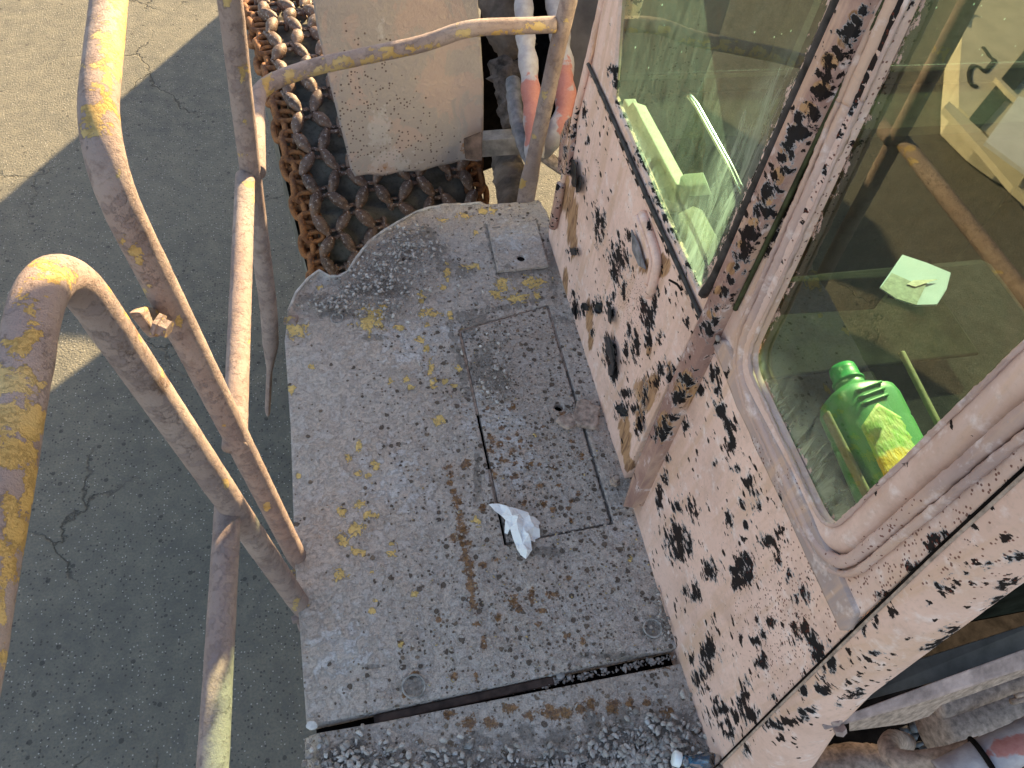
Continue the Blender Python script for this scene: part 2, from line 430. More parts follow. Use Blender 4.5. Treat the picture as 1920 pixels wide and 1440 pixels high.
# cab sheet metal: pink dust and paint that has flaked to black, with grey primer and tan streaks
def mat_cab(name, a=(.86, .61, .525), b=(.72, .495, .42), gen=1.0, rot=0.0):
    s = Mat(name)
    st = s.map((16, 16, 3.2), (0, 0, 0)); iso = s.co
    diag = s.map((9, 22, 2.6), (rot + .12, 0, 0))
    n0 = s.noise(4.5, 6, .6); n1 = s.noise(1.0, 7, .6, .6, co=diag); ns = s.noise(1.6, 8, .66, .5, co=st); n2 = s.noise(130, 6, .6); n3 = s.noise(30, 8, .65)
    base = s.mix(s.step(n0, .32, .68), b, a)
    base = s.mix(s.math('MULTIPLY', s.step(s.noise(8, 9, .72, .1), .50, .64), .6), base, (.54, .36, .29))
    base = s.mix(s.math('MULTIPLY', s.step(n1, .50, .62), .6), base, (.62, .40, .28))
    base = s.mix(s.math('MULTIPLY', s.step(n3, .55, .72), .7), base, (.86, .75, .74))
    base = s.mix(s.math('MULTIPLY', s.step(n2, .52, .68), .28), base, (.42, .30, .25))
    tan = s.step(s.math('ADD', s.attr('tan'), s.math('MULTIPLY', s.math('SUBTRACT', ns, .5), 2.4)), .08, .28)
    tcol = s.mix(s.step(s.noise(2.6, 4, .5, 2.5, co=st), .40, .58), (.18, .085, .035), (.42, .235, .11))
    base = s.mix(s.math('MULTIPLY', tan, .9), base, tcol)
    chn = s.noise(1.9, 9, .70, .3, co=s.map((34, 17, 34)))
    v = s.n('ShaderNodeTexVoronoi'); s.set(v.inputs['Vector'], s.map((85, 46, 85))); v.inputs['Scale'].default_value = 1
    q = s.n('ShaderNodeSeparateColor'); s.set(q.inputs[0], v.outputs['Color'])
    chip_sum = s.math('ADD', s.attr('chip'), s.math('MULTIPLY', s.math('SUBTRACT', chn, .5), 6.0))
    gray = s.step(chip_sum, .02, .22)
    gray = s.math('MULTIPLY', gray, s.step(s.noise(18, 3), .42, .55))
    base = s.mix(s.math('MULTIPLY', gray, .8), base, s.mix(n3, (.30, .31, .33), (.50, .51, .54)))
    chip = s.step(chip_sum, .30, .33)
    dens = s.math('ADD', .05 * gen, s.math('MULTIPLY', s.step(s.attr('dens'), -.1, .6), .55 * gen))
    dens = s.math('MULTIPLY', dens, s.math('ADD', .05, s.math('MULTIPLY', s.step(s.noise(15, 4, .6), .46, .60), 1.5)))
    little = s.math('MULTIPLY', s.math('LESS_THAN', s.math('ADD', v.outputs['Distance'], s.math('MULTIPLY', s.math('SUBTRACT', chn, .5), 2.4)), .26), s.math('LESS_THAN', q.outputs[0], dens))
    chip = s.math('MAXIMUM', chip, little)
    base = s.mix(s.math('MULTIPLY', chip, .97), base, (.007, .006, .007))
    sp = s.n('ShaderNodeTexVoronoi'); s.set(sp.inputs['Vector'], s.co); sp.inputs['Scale'].default_value = 210
    q2 = s.n('ShaderNodeSeparateColor'); s.set(q2.inputs[0], sp.outputs['Color'])
    speck = s.math('MULTIPLY', s.math('LESS_THAN', sp.outputs['Distance'], .34), s.math('LESS_THAN', q2.outputs[0], s.math('MULTIPLY', s.step(s.attr('speck'), -.2, .7), .34)))
    base = s.mix(s.math('MULTIPLY', speck, .85), base, (.12, .035, .025))
    h = s.math('SUBTRACT', s.math('ADD', s.math('MULTIPLY', n2, .22), s.math('MULTIPLY', n0, 1.2)), s.math('MULTIPLY', chip, .8)); h = s.math('SUBTRACT', h, s.math('MULTIPLY', gray, .15))
    rough = s.mix(chip, (.74,) * 3, (.6,) * 3)
    return s.done(base, rough, s.bump(h, .9, .0022), spec=s.math('SUBTRACT', .3, s.math('MULTIPLY', chip, .24)))

def mat_glass(name, tint=(.70, .84, .66), dust=.10, ior=1.9, specks=1.0):
    s = Mat(name); t = s.t; t.nodes.remove(s.b)
    tr = s.n('ShaderNodeBsdfTransparent'); tr.inputs[0].default_value = tuple(tint) + (1,)
    gl = s.n('ShaderNodeBsdfGlossy'); gl.inputs['Roughness'].default_value = .012; gl.inputs[0].default_value = (.90, .94, .82, 1)
    fr = s.n('ShaderNodeFresnel'); fr.inputs[0].default_value = ior
    m1 = s.n('ShaderNodeMixShader'); s.set(m1.inputs[0], fr.outputs[0]); s.set(m1.inputs[1], tr.outputs[0]); s.set(m1.inputs[2], gl.outputs[0])
    di = s.n('ShaderNodeBsdfDiffuse'); di.inputs[0].default_value = (.62, .60, .50, 1)
    tl = s.n('ShaderNodeBsdfTranslucent'); tl.inputs[0].default_value = (.42, .64, .60, 1)
    m2 = s.n('ShaderNodeMixShader'); m2.inputs[0].default_value = .5; s.set(m2.inputs[1], di.outputs[0]); s.set(m2.inputs[2], tl.outputs[0])
    n1 = s.noise(1.5, 8, .7, 1.2, co=s.map((26, 26, 5), (.5, 0, 0))); n2 = s.noise(9, 6, .6)
    v = s.n('ShaderNodeTexVoronoi'); s.set(v.inputs['Vector'], s.map((1, 1, .55), (.15, 0, 0))); v.inputs['Scale'].default_value = 120
    q = s.n('ShaderNodeSeparateColor'); s.set(q.inputs[0], v.outputs['Color'])
    spk = s.math('MULTIPLY', s.math('LESS_THAN', v.outputs['Distance'], .20), s.math('LESS_THAN', q.outputs[0], .05 * specks))
    f = s.math('MULTIPLY', s.math('ADD', s.step(n1, .35, .8), s.math('MULTIPLY', n2, .6)), dust)
    f = s.math('ADD', f, s.math('MULTIPLY', s.step(s.attr('film'), 0, .9), s.math('MULTIPLY', s.step(n1, .3, .66), .62)))
    f = s.math('MAXIMUM', f, s.math('MULTIPLY', spk, .6))
    f = s.math('MINIMUM', f, 1.0)
    ed = s.step(s.math('ADD', s.attr('edge'), s.math('MULTIPLY', s.math('SUBTRACT', s.noise(1, 9, .75, co=s.map((60, 60, 34))), .5), 3.6)), .62, .72)
    ed = s.math('MULTIPLY', ed, s.math('GREATER_THAN', s.math('ABSOLUTE', s.attr('edge')), .0001)) if dust > 0 else 0.0
    m3_ = s.n('ShaderNodeMixShader'); s.set(m3_.inputs[0], f); s.set(m3_.inputs[1], m1.outputs[0]); s.set(m3_.inputs[2], m2.outputs[0])
    de = s.n('ShaderNodeBsdfDiffuse'); s.set(de.inputs[0], s.mix(n2, (.50, .36, .31), (.66, .47, .40)))
    m4 = s.n('ShaderNodeMixShader'); s.set(m4.inputs[0], ed); s.set(m4.inputs[1], m3_.outputs[0]); s.set(m4.inputs[2], de.outputs[0])
    s.t.links.new(m4.outputs[0], s.out.inputs[0])
    return s.m

M = {}
M['asphalt'] = mat_asphalt()
M['deck'] = mat_deck('deck_steel')
M['lid'] = mat_deck('lid_steel', 1.15)
M['rail'] = mat_rail()
M['cab'] = mat_cab('cab_paint')
M['frame'] = mat_cab('frame_paint', (.58, .41, .36), (.44, .30, .27), 1.0)
M['peel'] = mat_cab('peeling_dark_paint', (.36, .21, .175), (.24, .14, .12), 1.8)
M['rubber'] = mat_plain('dusty_black_rubber', (.055, .048, .048), .6, .35, 40)
M['dustrubber'] = mat_plain('dust_covered_rubber', (.46, .345, .315), .75, .25, 26, .002)
M['olive'] = mat_plain('olive_glazing_rubber', (.062, .070, .030), .6, .3, 30)
M['dark'] = mat_plain('flat_black', (.018, .015, .014), .95, .3, 20, spec=.03)  # flat black, also on backings that stand in for shade
M['gravel'] = mat_plain('crushed_stone', (.40, .375, .355), .9, .28, 60, .0015)
def mat_gravel():
    s = Mat('crushed_stone'); n1 = s.noise(90, 6, .65); t = s.attr('tone')
    c = s.ramp(t, (0, (.20, .175, .16)), (.5, (.42, .375, .345)), (.95, (.56, .51, .475)), (1.0, (.66, .64, .62)))
    c = s.mix(s.math('MULTIPLY', s.step(n1, .42, .62), .5), c, (.26, .235, .215))
    return s.done(c, .9, s.bump(n1, .7, .002))
M['grit'] = mat_gravel()
M['stone_pale'] = mat_plain('pale_stone', (.66, .64, .62), .9, .15, 60, .001)
M['dust'] = mat_plain('brown_caked_dust', (.46, .35, .29), .9, .26, 75, .0012)
M['steel'] = mat_plain('dusty_steel', (.30, .262, .245), .75, .25, 22, .002)
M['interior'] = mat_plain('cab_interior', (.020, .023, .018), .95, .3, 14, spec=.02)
M['sill'] = mat_plain('dusty_inner_sill', (.50, .50, .46), .75, .15, 18, .001)
M['glass_door'] = mat_glass('door_glass', (.54, .76, .68), .14, 2.3, 2.2)
M['glass_side'] = mat_glass('side_glass', (.50, .68, .60), .045, 2.1, 1.0)
M['glass_far'] = mat_glass('far_glass', (.88, .98, .92), .0, 1.2, .5)

# ================================================================== the setting
V = [(-60, -60, GZ), (60, -60, GZ), (60, 60, GZ), (-60, 60, GZ)]
V = []; F = []
gn = 41; xs = np.linspace(-80, 80, gn)
for i in range(gn):
    for j in range(gn): V.append((xs[i], xs[j], GZ))
for i in range(gn - 1):
    for j in range(gn - 1): F.append((i * gn + j, (i + 1) * gn + j, (i + 1) * gn + j + 1, i * gn + j + 1))
tag(mesh('ground', V, F, M['asphalt'], smooth=False), 'cracked dusty asphalt pavement far below the deck', kind='structure')

# ================================================================== the machine
loader = empty('wheel_loader', (.9, 1.5, GZ), 'dusty pink and yellow wheel loader seen from its own cab deck, with chained front tyre', 'wheel loader')
XW = .612                                                       # outer face of the cab side

# ---------------------------------------------------------------- deck
def xy(px, py, z=0): p = onz(px, py, z); return (p[0], p[1])
deck_out = [xy(575, 1362), xy(553, 1050), xy(545, 800), xy(534, 640), xy(541, 588), xy(556, 552), xy(577, 528), xy(598, 514), xy(617, 524), xy(634, 524), xy(652, 514),
            xy(666, 492), xy(680, 473), xy(700, 453), xy(722, 437), xy(745, 423), xy(775, 405), xy(805, 395), xy(830, 391), xy(900, 385), xy(1010, 375),
            (.632, 1.74), (.640, 1.60), (.640, 1.2), (.645, .6), (.645, .357), xy(1272, 1213)]
LID = [(.281, .655), (.553, .667), (.552, 1.362), (.276, 1.300)]
yel = [(555, 619, 24, 15), (699, 598, 24, 26), (690, 612, 30, 8), (708, 585, 16, 16), (805, 588, 24, 8), (943, 530, 18, 14), (1002, 530, 28, 10), (969, 559, 36, 8), (881, 500, 18, 7), (838, 511, 6, 15),
       (790, 559, 8, 12), (830, 539, 7, 7), (929, 551, 12, 8), (911, 396, 17, 7), (870, 405, 15, 6), (830, 413, 9, 6), (891, 435, 6, 6), (750, 614, 11, 6), (845, 592, 6, 9), (790, 637, 11, 7), (801, 655, 9, 7),
       (807, 690, 7, 16), (812, 716, 7, 11), (834, 714, 8, 6), (732, 714, 6, 6), (761, 712, 7, 7), (768, 725, 7, 6), (854, 723, 7, 5), (546, 730, 11, 11), (823, 785, 14, 12), (673, 838, 7, 14), (653, 858, 8, 8),
       (703, 871, 10, 8), (584, 687, 8, 6), (599, 540, 7, 6), (1005, 555, 9, 9), (560, 892, 6, 9), (639, 957, 9, 11), (675, 947, 13, 10), (667, 993, 22, 13), (641, 1009, 12, 14), (669, 1035, 15, 9), (635, 1076, 17, 13),
       (689, 965, 9, 9), (705, 967, 8, 7), (735, 1039, 9, 7), (697, 1073, 7, 5), (701, 1126, 6, 6), (572, 1134, 7, 7), (697, 1146, 6, 5), (776, 1112, 7, 6), (1181, 1049, 6, 6), (673, 888, 8, 5), (689, 892, 6, 6), (895, 977, 9, 9),
       (735, 1020, 7, 5), (800, 610, 8, 6), (752, 1208, 6, 8), (870, 620, 7, 5), (860, 690, 6, 8)]
rust = line(842, 880, 862, 969, 8, 9) + line(862, 969, 890, 1134, 14, 11) + [(963, 1124, 18, 11), (973, 1142, 8, 12), (935, 1158, 10, 9), (907, 1206, 8, 16), (997, 1118, 9, 20), (1015, 1144, 14, 6), (1036, 1114, 18, 7),
        (822, 1162, 8, 8), (754, 1206, 7, 8), (1064, 1194, 8, 8), (1092, 1202, 7, 12), (1011, 1170, 8, 7), (897, 1170, 10, 8), (780, 1262, 9, 5), (757, 1303, 6, 8), (850, 1268, 9, 12), (893, 1269, 6, 10), (905, 950, 9, 10), (1100, 880, 8, 14),
        (873, 870, 14, 12), (850, 1010, 8, 10), (905, 1060, 9, 9), (930, 1050, 8, 7), (1066, 1083, 8, 6), (1210, 965, 8, 6)]
dirt = [(800, 438, 24, 18), (640, 590, 50, 10), (590, 560, 34, 12), (740, 545, 44, 18), (690, 540, 44, 14), (820, 470, 22, 20), (840, 500, 26, 20), (870, 510, 26, 14), (885, 600, 46, 16), (915, 690, 34, 60), (930, 720, 40, 30), (775, 1287, 26, 26), (1222, 1180, 22, 26),
        (700, 632, 26, 8), (1250, 1150, 14, 60), (1020, 1035, 60, 10), (640, 1010, 16, 14), (930, 700, 40, 24), (870, 590, 30, 10), (1005, 600, 90, 9), (880, 650, 14, 40), (895, 900, 9, 60), (1040, 500, 14, 70), (700, 1250, 20, 5), (1150, 1230, 100, 8)] + line(913, 424, 935, 516, 14, 6, 2) + line(935, 517, 1030, 506, 14, 7, 2) + line(1005, 415, 1030, 503, 12, 5, 2) + line(845, 605, 880, 740, 14, 9, 4) + line(860, 590, 1020, 562, 16, 7, 3)
white = [(960, 800, 60, 60), (840, 630, 70, 50), (900, 780, 60, 60), (640, 1220, 90, 90), (960, 870, 80, 60), (780, 640, 90, 70), (1200, 990, 60, 40), (740, 900, 90, 90), (940, 430, 40, 30)]
def pit_density(u, v):
    a, b = proj(np.stack([u, v, np.zeros_like(u)], 1))
    d = np.clip((a - 640) / 260, 0, 1) * .75 + .08
    d = np.where(b < 620, d * .45, d)
    d = np.where((a > 850) & (b > 600) & (b < 1060), np.maximum(d, .72), d)
    return d * (.55 + .9 * vnoise(u / .09, v / .09, 3))
def to_deck(u, v, wv): return np.stack([u, v, wv], 1)
def deck_disp(u, v):
    q = fbm(u / .07, v / .07, 90, 5) * 9; z = .004 * fbm(u / .16, v / .16, 1, 3) + .0034 * fbm(u / .018, v / .018, 2, 3) + .0016 * (np.floor(q) + np.clip((q % 1) * 5, 0, 1)) * .6
    # bent-up rim above the tyre
    a = np.array([o for o in deck_out[4:20]]); d, _ = nearest(np.stack([u, v], 1), [np.vstack([a, a[::-1]])])
    rim = np.where(v > 1.35, np.exp(-(d / .012) ** 2), 0)
    z = z + rim * (.014 * (.6 + vnoise(u / .05, v / .05, 8)))
    return z
pl = sheet('deck_plate', deck_out, [LID], .0034, to_deck, M['deck'], loader, .045,
           {'yel': yel, 'rust': rust, 'dirt': dirt, 'white': white}, deck_disp, {'pit': pit_density})
tag(pl, 'grey caked steel deck plate with yellow paint scraps')

tube('rim_lip', [(p[0] + .002, p[1] - .002, .004 + .014 * (.4 + .6 * vnoise(np.array([k * .7]), np.array([0.]), 5)[0])) for k, p in enumerate(deck_out[4:20])], .0042, mat_plain('lip_steel', (.50, .46, .43), .85, .25, 40), pl, 8, .006, .0015)
def circ(c, r, n=24): return [(c[0] + r * math.cos(2 * math.pi * k / n), c[1] + r * math.sin(2 * math.pi * k / n)) for k in range(n)]
hole1 = circ(xy(1048, 763), .0125)
lid_in = [(.2885, .662), (.5445, .673), (.5440, 1.356), (.285, 1.296)]
lid = sheet('deck_lid', lid_in, [hole1], .0034, to_deck, M['lid'], pl, .02,
            {'yel': [(1, 1, 1, 1)], 'rust': [(random.uniform(905, 1130), random.uniform(760, 980), random.uniform(4, 9), random.uniform(4, 9)) for _ in range(34)] + [(random.uniform(915, 970), random.uniform(790, 900), random.uniform(5, 9), random.uniform(4, 9)) for _ in range(16)], 'dirt': [(905, 690, 28, 50), (940, 715, 20, 34), (880, 620, 20, 24), (985, 1000, 40, 12)], 'white': white},
            lambda u, v: .002 * fbm(u / .1, v / .1, 5, 3) + .001 * fbm(u / .02, v / .02, 6, 2) - .001, {'pit': lambda u, v: np.full(len(u), .95)})
box('lid_gap_backing', (.262, .636, -.075), (.572, 1.385, -.052), M['dark'], pl, 0)  # black box below the lid, painting its joints and hole dark
for a, b in (((.283, .69), (.279, 1.0)),):
    pass
# dirt packed into the joints round the lid
def packed(name, pts, wd, zz, mat, parent):
    P = resample(np.array([(p[0], p[1], zz) for p in pts]), .006)
    return tube(name, P, wd, mat, parent, 8, None, .0022, squash=lambda t: (1, .55), rfn=lambda s, t: wd * (.75 + .5 * math.sin(s * 97) ** 2 * .5))
packed('packed_dirt', [(.281, 1.02), (.279, 1.296), (.40, 1.330), (.50, 1.352)], .006, -.006, M['dust'], pl)
packed('packed_dirt', [(.5505, 1.355), (.5505, 1.13)], .005, -.009, M['dust'], pl)
packed('packed_dirt', [(.283, .74), (.282, .86)], .005, -.008, M['dust'], pl)
# square cover with a finger hole, hinge pin at the back
HC = [xy(914, 427), xy(1004, 418), xy(1028, 503), xy(933, 513)]
hole2 = circ(xy(976, 489), .0125)
hc = sheet('hatch_cover', [HC[3], HC[2], HC[1], HC[0]], [hole2], .0034, lambda u, v, wv: np.stack([u, v, wv + .011], 1), M['deck'], pl, .009,
      {'yel': [(1, 1, 1, 1)], 'rust': [(1, 1, 1, 1)], 'dirt': [(950, 500, 12, 6)], 'white': [(960, 450, 60, 50)]}, lambda u, v: .0006 * fbm(u / .03, v / .03, 9, 2), {'pit': lambda u, v: np.full(len(u), .08)})
lathe('hole_dark_disc', [(0, .0122), (.0005, .0122)], (hole2[0][0] - .0125, hole2[0][1], .0036), (0, 0, 1), M['dark'], hc, 20)  # black disc painting the shade inside the hole
beam('hinge_pin', np.array([*xy(922, 432), .012]), np.array([*xy(938, 431), .012]), .004, .004, M['steel'], hc)
# round plugs set in the deck
for q, (x_, y_, r_) in enumerate([(776, 1287, .023), (632, 597, .016), (1224, 1178, .020), (720, 571, .019)]):
    c = xy(x_, y_); V_, F_ = [], []
    tube('deck_plug', [(c[0] + r_ * math.cos(a), c[1] + r_ * math.sin(a), .0015) for a in np.linspace(0, 2 * math.pi, 33)[:-1]], .0022, M['gravel'], pl, 6, None, .001, closed=True)

# little weld studs all over the near half of the deck (too many and too small to count)
def scatter(npts, region, zf, rmin, rmax, protos, mat, name, parent=None, flat=1.0, sink=.3, seed=1):
    """many small bits joined in one mesh"""
    r = np.random.default_rng(seed); VV = []; FF = []; TT = []; off = 0; k = 0; tries = 0
    while k < npts and tries < npts * 30:
        tries += 1
        p = region(r)
        if p is None: continue
        pv, pf = protos[r.integers(len(protos))]
        s = rmin + (rmax - rmin) * r.random() ** 2.2
        a = r.random() * 6.283; t = (r.random() - .5) * 1.2 if flat > .5 else 0
        R1 = np.array([[math.cos(a), -math.sin(a), 0], [math.sin(a), math.cos(a), 0], [0, 0, 1]])
        R2 = np.array([[1, 0, 0], [0, math.cos(t), -math.sin(t)], [0, math.sin(t), math.cos(t)]])
        v = (pv * s) @ R2.T @ R1.T; v[:, 2] *= flat
        v = v + np.array([p[0], p[1], zf(p) + s * flat * (1 - sink)])
        VV.append(v); TT.append(np.full(len(v), r.random())); FF.append(pf + off); off += len(v); k += 1
    return mesh(name, np.vstack(VV), np.vstack(FF), mat, parent, smooth=False, attrs={'tone': np.concatenate(TT)})
def rock(seed):
    r = np.random.default_rng(seed)
    import bmesh
    bm = bmesh.new(); bmesh.ops.create_icosphere(bm, subdivisions=1, radius=1)
    dirs = [np.array(d) / np.linalg.norm(d) for d in r.normal(size=(7, 3))]
    for v in bm.verts:
        p = np.array(v.co)
        for d in dirs:
            e = p @ d - r.uniform(.30, .62)
            if e > 0: p = p - d * e
        v.co = p * np.array([1, .8, .7])
    V_ = np.array([v.co[:] for v in bm.verts]); bm.verts.index_update()
    F_ = np.array([[v.index for v in f.verts] for f in bm.faces]); bm.free()
    return V_, F_
rocks = [rock(i) for i in range(10)]
def stud():
    V_ = [[math.cos(a), math.sin(a), -.3] for a in np.arange(8) * math.pi / 4] + [[.55 * math.cos(a), .55 * math.sin(a), .6] for a in np.arange(8) * math.pi / 4] + [[0, 0, .85]]
    F_ = []
    for k in range(8):
        j = (k + 1) % 8; F_ += [[k, j, 8 + j], [k, 8 + j, 8 + k], [8 + k, 8 + j, 16]]
    return np.array(V_), np.array(F_)
def reg_studs(r):
    px, py = r.uniform(640, 1270), r.uniform(640, 1320)
    if r.random() > np.clip((px - 620) / 280, .05, 1) : return None
    p = onz(px, py, 0)
    if not inside(np.array([[p[0], p[1]]]), [deck_out])[0]: return None
    if min(abs(p[0] - .281), abs(p[0] - .553)) < .008 and .64 < p[1] < 1.37: return None
    return p
st = scatter(620, reg_studs, lambda p: -.0004, .0026, .0050, [stud()], M['deck'], 'weld_studs', pl, .6, .2, 4)
tag(st, kind='stuff')

# step plate behind the joint, its outer edge curled down
step_out = [xy(566, 1378), xy(640, 1366), xy(720, 1352), xy(830, 1330), xy(960, 1305), xy(1100, 1278), xy(1277, 1243), (.640, .322), (.640, -.30), (-.192, -.30)]
def stepmap(u, v, wv):
    d = np.clip((-.150 - u) / .04, 0, 1.6)
    return np.stack([u, v, wv - .035 * d ** 2.2 - .006], 1)
sp = sheet('step_plate', step_out, [], .0034, stepmap, M['deck'], loader, .03,
      {'yel': [(1, 1, 1, 1)], 'rust': line(850, 1345, 1250, 1325, 13, 13, 14) + [(1200, 1250, 60, 12), (1050, 1335, 60, 12)], 'dirt': line(880, 1400, 1290, 1340, 12, 22, 16) + [(640, 1415, 70, 26), (1000, 1440, 150, 26), (1190, 1415, 80, 30)], 'white': [(880, 1400, 50, 20), (950, 1390, 40, 20)]},
      lambda u, v: .003 * fbm(u / .12, v / .12, 21, 3) + .002 * fbm(u / .02, v / .02, 22, 3), {'pit': lambda u, v: .5 + .6 * vnoise(u / .06, v / .06, 5)})
tag(sp, 'second deck plate behind the joint, heaped with grit')
# dark angle iron and dirt in the joint
beam('angle_iron', np.array([*xy(700, 1346), -.024]), np.array([*xy(1040, 1272), -.018]), .018, .012, mat_plain('rusty_iron', (.085, .055, .045), .7, .3, 40), loader)
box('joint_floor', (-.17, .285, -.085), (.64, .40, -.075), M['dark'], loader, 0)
def reg_joint(r):
    t = r.random(); px = 930 + 350 * t; py = 1300 - 70 * t + r.uniform(-7, 6); return onz(px, py, -.02)
tag(scatter(260, reg_joint, lambda p: -.024, .003, .009, rocks, M['grit'], 'joint_grit', loader, seed=9), kind='stuff')
lathe('bolt_head', [(-.012, .010), (.002, .010), (.003, .008)], (*xy(1052, 1263), -.012), (0, 0, 1), M['gravel'], loader, 6, False)
hx = [onz(585 + 11 * math.cos(a) * (1 + .15 * math.sin(a * 5)), 1361 + 8.5 * math.sin(a), .004) for a in np.arange(12) / 12 * 6.283]
slab('rim_scrap', hx[::-1], (0, 0, .006), M['stone_pale'], loader, .001)
# side skirt of the deck
slab('deck_beam', [(-.160, .40, -.045), (-.160, 1.38, -.045), (-.160, 1.38, -.17), (-.160, .40, -.17)], (.012, 0, 0), M['steel'], loader)
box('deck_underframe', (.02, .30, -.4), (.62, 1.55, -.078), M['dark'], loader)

# ---------------------------------------------------------------- loose grit
def in_deck(p, hole=False): return inside(np.array([[p[0], p[1]]]), [deck_out])[0]
def gauss_reg(cx, cy, sx, sy, rot=0, ok=in_deck):
    a = math.radians(rot)
    def f(r):
        gx, gy = r.normal() * sx, r.normal() * sy
        px, py = cx + gx * math.cos(a) - gy * math.sin(a), cy + gx * math.sin(a) + gy * math.cos(a)
        p = onz(px, py, 0); return p if ok(p) else None
    return f
def mixreg(*rs):
    w_ = np.cumsum([x[0] for x in rs]) / sum(x[0] for x in rs)
    return lambda r: rs[int(np.searchsorted(w_, r.random()))][1](r)
g = scatter(1500, mixreg((5, gauss_reg(715, 505, 42, 30, -40)), (2.4, gauss_reg(770, 470, 30, 26, 0)), (2, gauss_reg(650, 560, 38, 12, -15)), (1, gauss_reg(600, 575, 28, 8, 0)), (1.6, gauss_reg(760, 540, 45, 25, 0)), (1.0, gauss_reg(730, 585, 26, 12, 0)), (.35, gauss_reg(860, 560, 70, 60)), (.5, gauss_reg(930, 640, 20, 20)), (.9, gauss_reg(925, 710, 22, 28, 20)), (.35, gauss_reg(1240, 1130, 10, 40))),
            lambda p: .0035, .0028, .0105, rocks, M['grit'], 'grit', seed=2, sink=-.35)
tag(g, 'loose crushed stone spread over the front corner of the deck', 'gravel', kind='stuff')
def in_step(p): return inside(np.array([[p[0], p[1]]]), [step_out])[0]
g2 = scatter(2300, mixreg((3, gauss_reg(1190, 1425, 75, 32, -5, in_step)), (2.4, gauss_reg(1040, 1450, 150, 20, -4, in_step)), (1.2, gauss_reg(640, 1425, 60, 22, 0, in_step)), (1, gauss_reg(820, 1425, 90, 20, 0, in_step)), (1.4, gauss_reg(1230, 1400, 50, 40, 0, in_step))),
             lambda p: -.006, .0022, .0125, rocks, M['grit'], 'grit', seed=3)
tag(g2, 'thick loose crushed stone heaped on the rear step plate', 'gravel', kind='stuff')
# larger single stones
big = [(880, 1398, .0150, 0, 'pale rough stone on the grit nearest the left middle of the step plate'), (1037, 1403, .016, 0, 'flat grey lump on the step plate above the heap'), (1240, 1395, .019, 0, 'largest square lump of caked dust beside the cab gap'), (1212, 1355, .013, 1, 'small pale stone at the right end of the step plate'),
       (600, 1400, .0085, 1, 'white chip at the outer corner of the step plate'), (852, 1414, .010, 1, 'lone pale pebble left of the heap'), (1160, 1418, .007, 1, 'tiny white chip in the grit heap left of the bottle'), (914, 626, .0075, 1, 'white chip on the far left corner of the lid'), (905, 735, .008, 1, 'pale flat pebble halfway along the lid'), (899, 712, .006, 1, 'small white chip above the flat pebble'), (1032, 1265, .009, 0, 'pale stone wedged in the joint between the plates'), (903, 458, .008, 0, 'dark pebble left of the square hatch cover'), (1013, 899, .007, 1, 'small silvery scrap near the rim of the lid')]
for i, (px, py, r_, k, lb) in enumerate(big):
    zz = 0 if py < 1240 else -.006
    v, f = rocks[i % 10]; c = onz(px, py, zz); a = random.random() * 6
    vv = v * r_ * np.array([1, 1, .6]); R1 = np.array([[math.cos(a), -math.sin(a), 0], [math.sin(a), math.cos(a), 0], [0, 0, 1]])
    me = mesh('stone', vv @ R1.T, f, M['stone_pale'] if k else M['gravel'], smooth=False)
    me.location = (c[0], c[1], zz + r_ * .30); tag(me, lb, 'stone', 'single stones on the deck')
# cakes of dried dust fallen by the lid
for q, (cx_, cy_, rx, ry, lb) in enumerate([(1063, 790, 17, 13, 'smaller brown cake of dried dust on the lid below the finger hole'), (1098, 780, 25, 27, 'larger brown cake of dried dust against the foot of the cab door')]):
    pts = []
    for k in range(14):
        a = k / 14 * 6.283; rr = 1 + .22 * (random.random() - .5) * 2
        p = onz(cx_ + rx * rr * math.cos(a), cy_ + ry * rr * math.sin(a), .004); pts.append((p[0], p[1]))
    o = sheet('dust_cake', pts, [], .004, to_deck, M['dust'], None, .012, {}, lambda u, v: .011 + .006 * fbm(u / .012, v / .012, 30 + q, 3))
    tag(o, lb, 'dried dust', 'cakes of dried dust')

# ---------------------------------------------------------------- crumpled paper
PO = [(155, 235), (330, 240), (600, 330), (870, 400), (872, 480), (1000, 520), (1092, 580), (1050, 640), (1062, 720), (1085, 830), (990, 880), (985, 940), (960, 965), (870, 1180), (830, 1225), (720, 1160), (620, 960), (545, 780), (512, 730), (490, 785), (440, 760), (450, 650), (380, 500), (250, 360)]
PO = [xy(900 + x * .10417, 920 + y * .10417, .006) for x, y in PO]
def crumple(u, v):
    x = u / .03; y = v / .03; z = 0
    for k, (a, f_, am) in enumerate([(.5, 1.1, .0045), (1.9, 1.7, .003), (2.7, .8, .004), (1.2, 3.1, .0015), (.1, 2.6, .0016)]):
        t = (x * math.cos(a) + y * math.sin(a)) * f_ + 1.3 * fbm(x * .5, y * .5, 40 + k, 2)
        z = z + am * np.abs(((t + k * .37) % 1) * 2 - 1)
    return z + .003
paper = mat_plain('white_tissue', (.84, .85, .86), .9, .02, 60, .0002)
from mathutils.geometry import delaunay_2d_cdt
OUTL = [(155, 235, 2), (330, 240, 6), (600, 330, 9), (870, 400, 6), (872, 480, 13), (1000, 520, 9), (1092, 580, 3), (1050, 640, 7), (1062, 720, 11), (1085, 830, 3), (990, 880, 7), (985, 940, 8), (900, 945, 15), (930, 1080, 7), (870, 1180, 3), (830, 1225, 2), (720, 1160, 4), (620, 960, 7), (530, 720, 13), (490, 785, 3), (440, 760, 3), (450, 560, 11), (380, 470, 8), (250, 360, 6)]
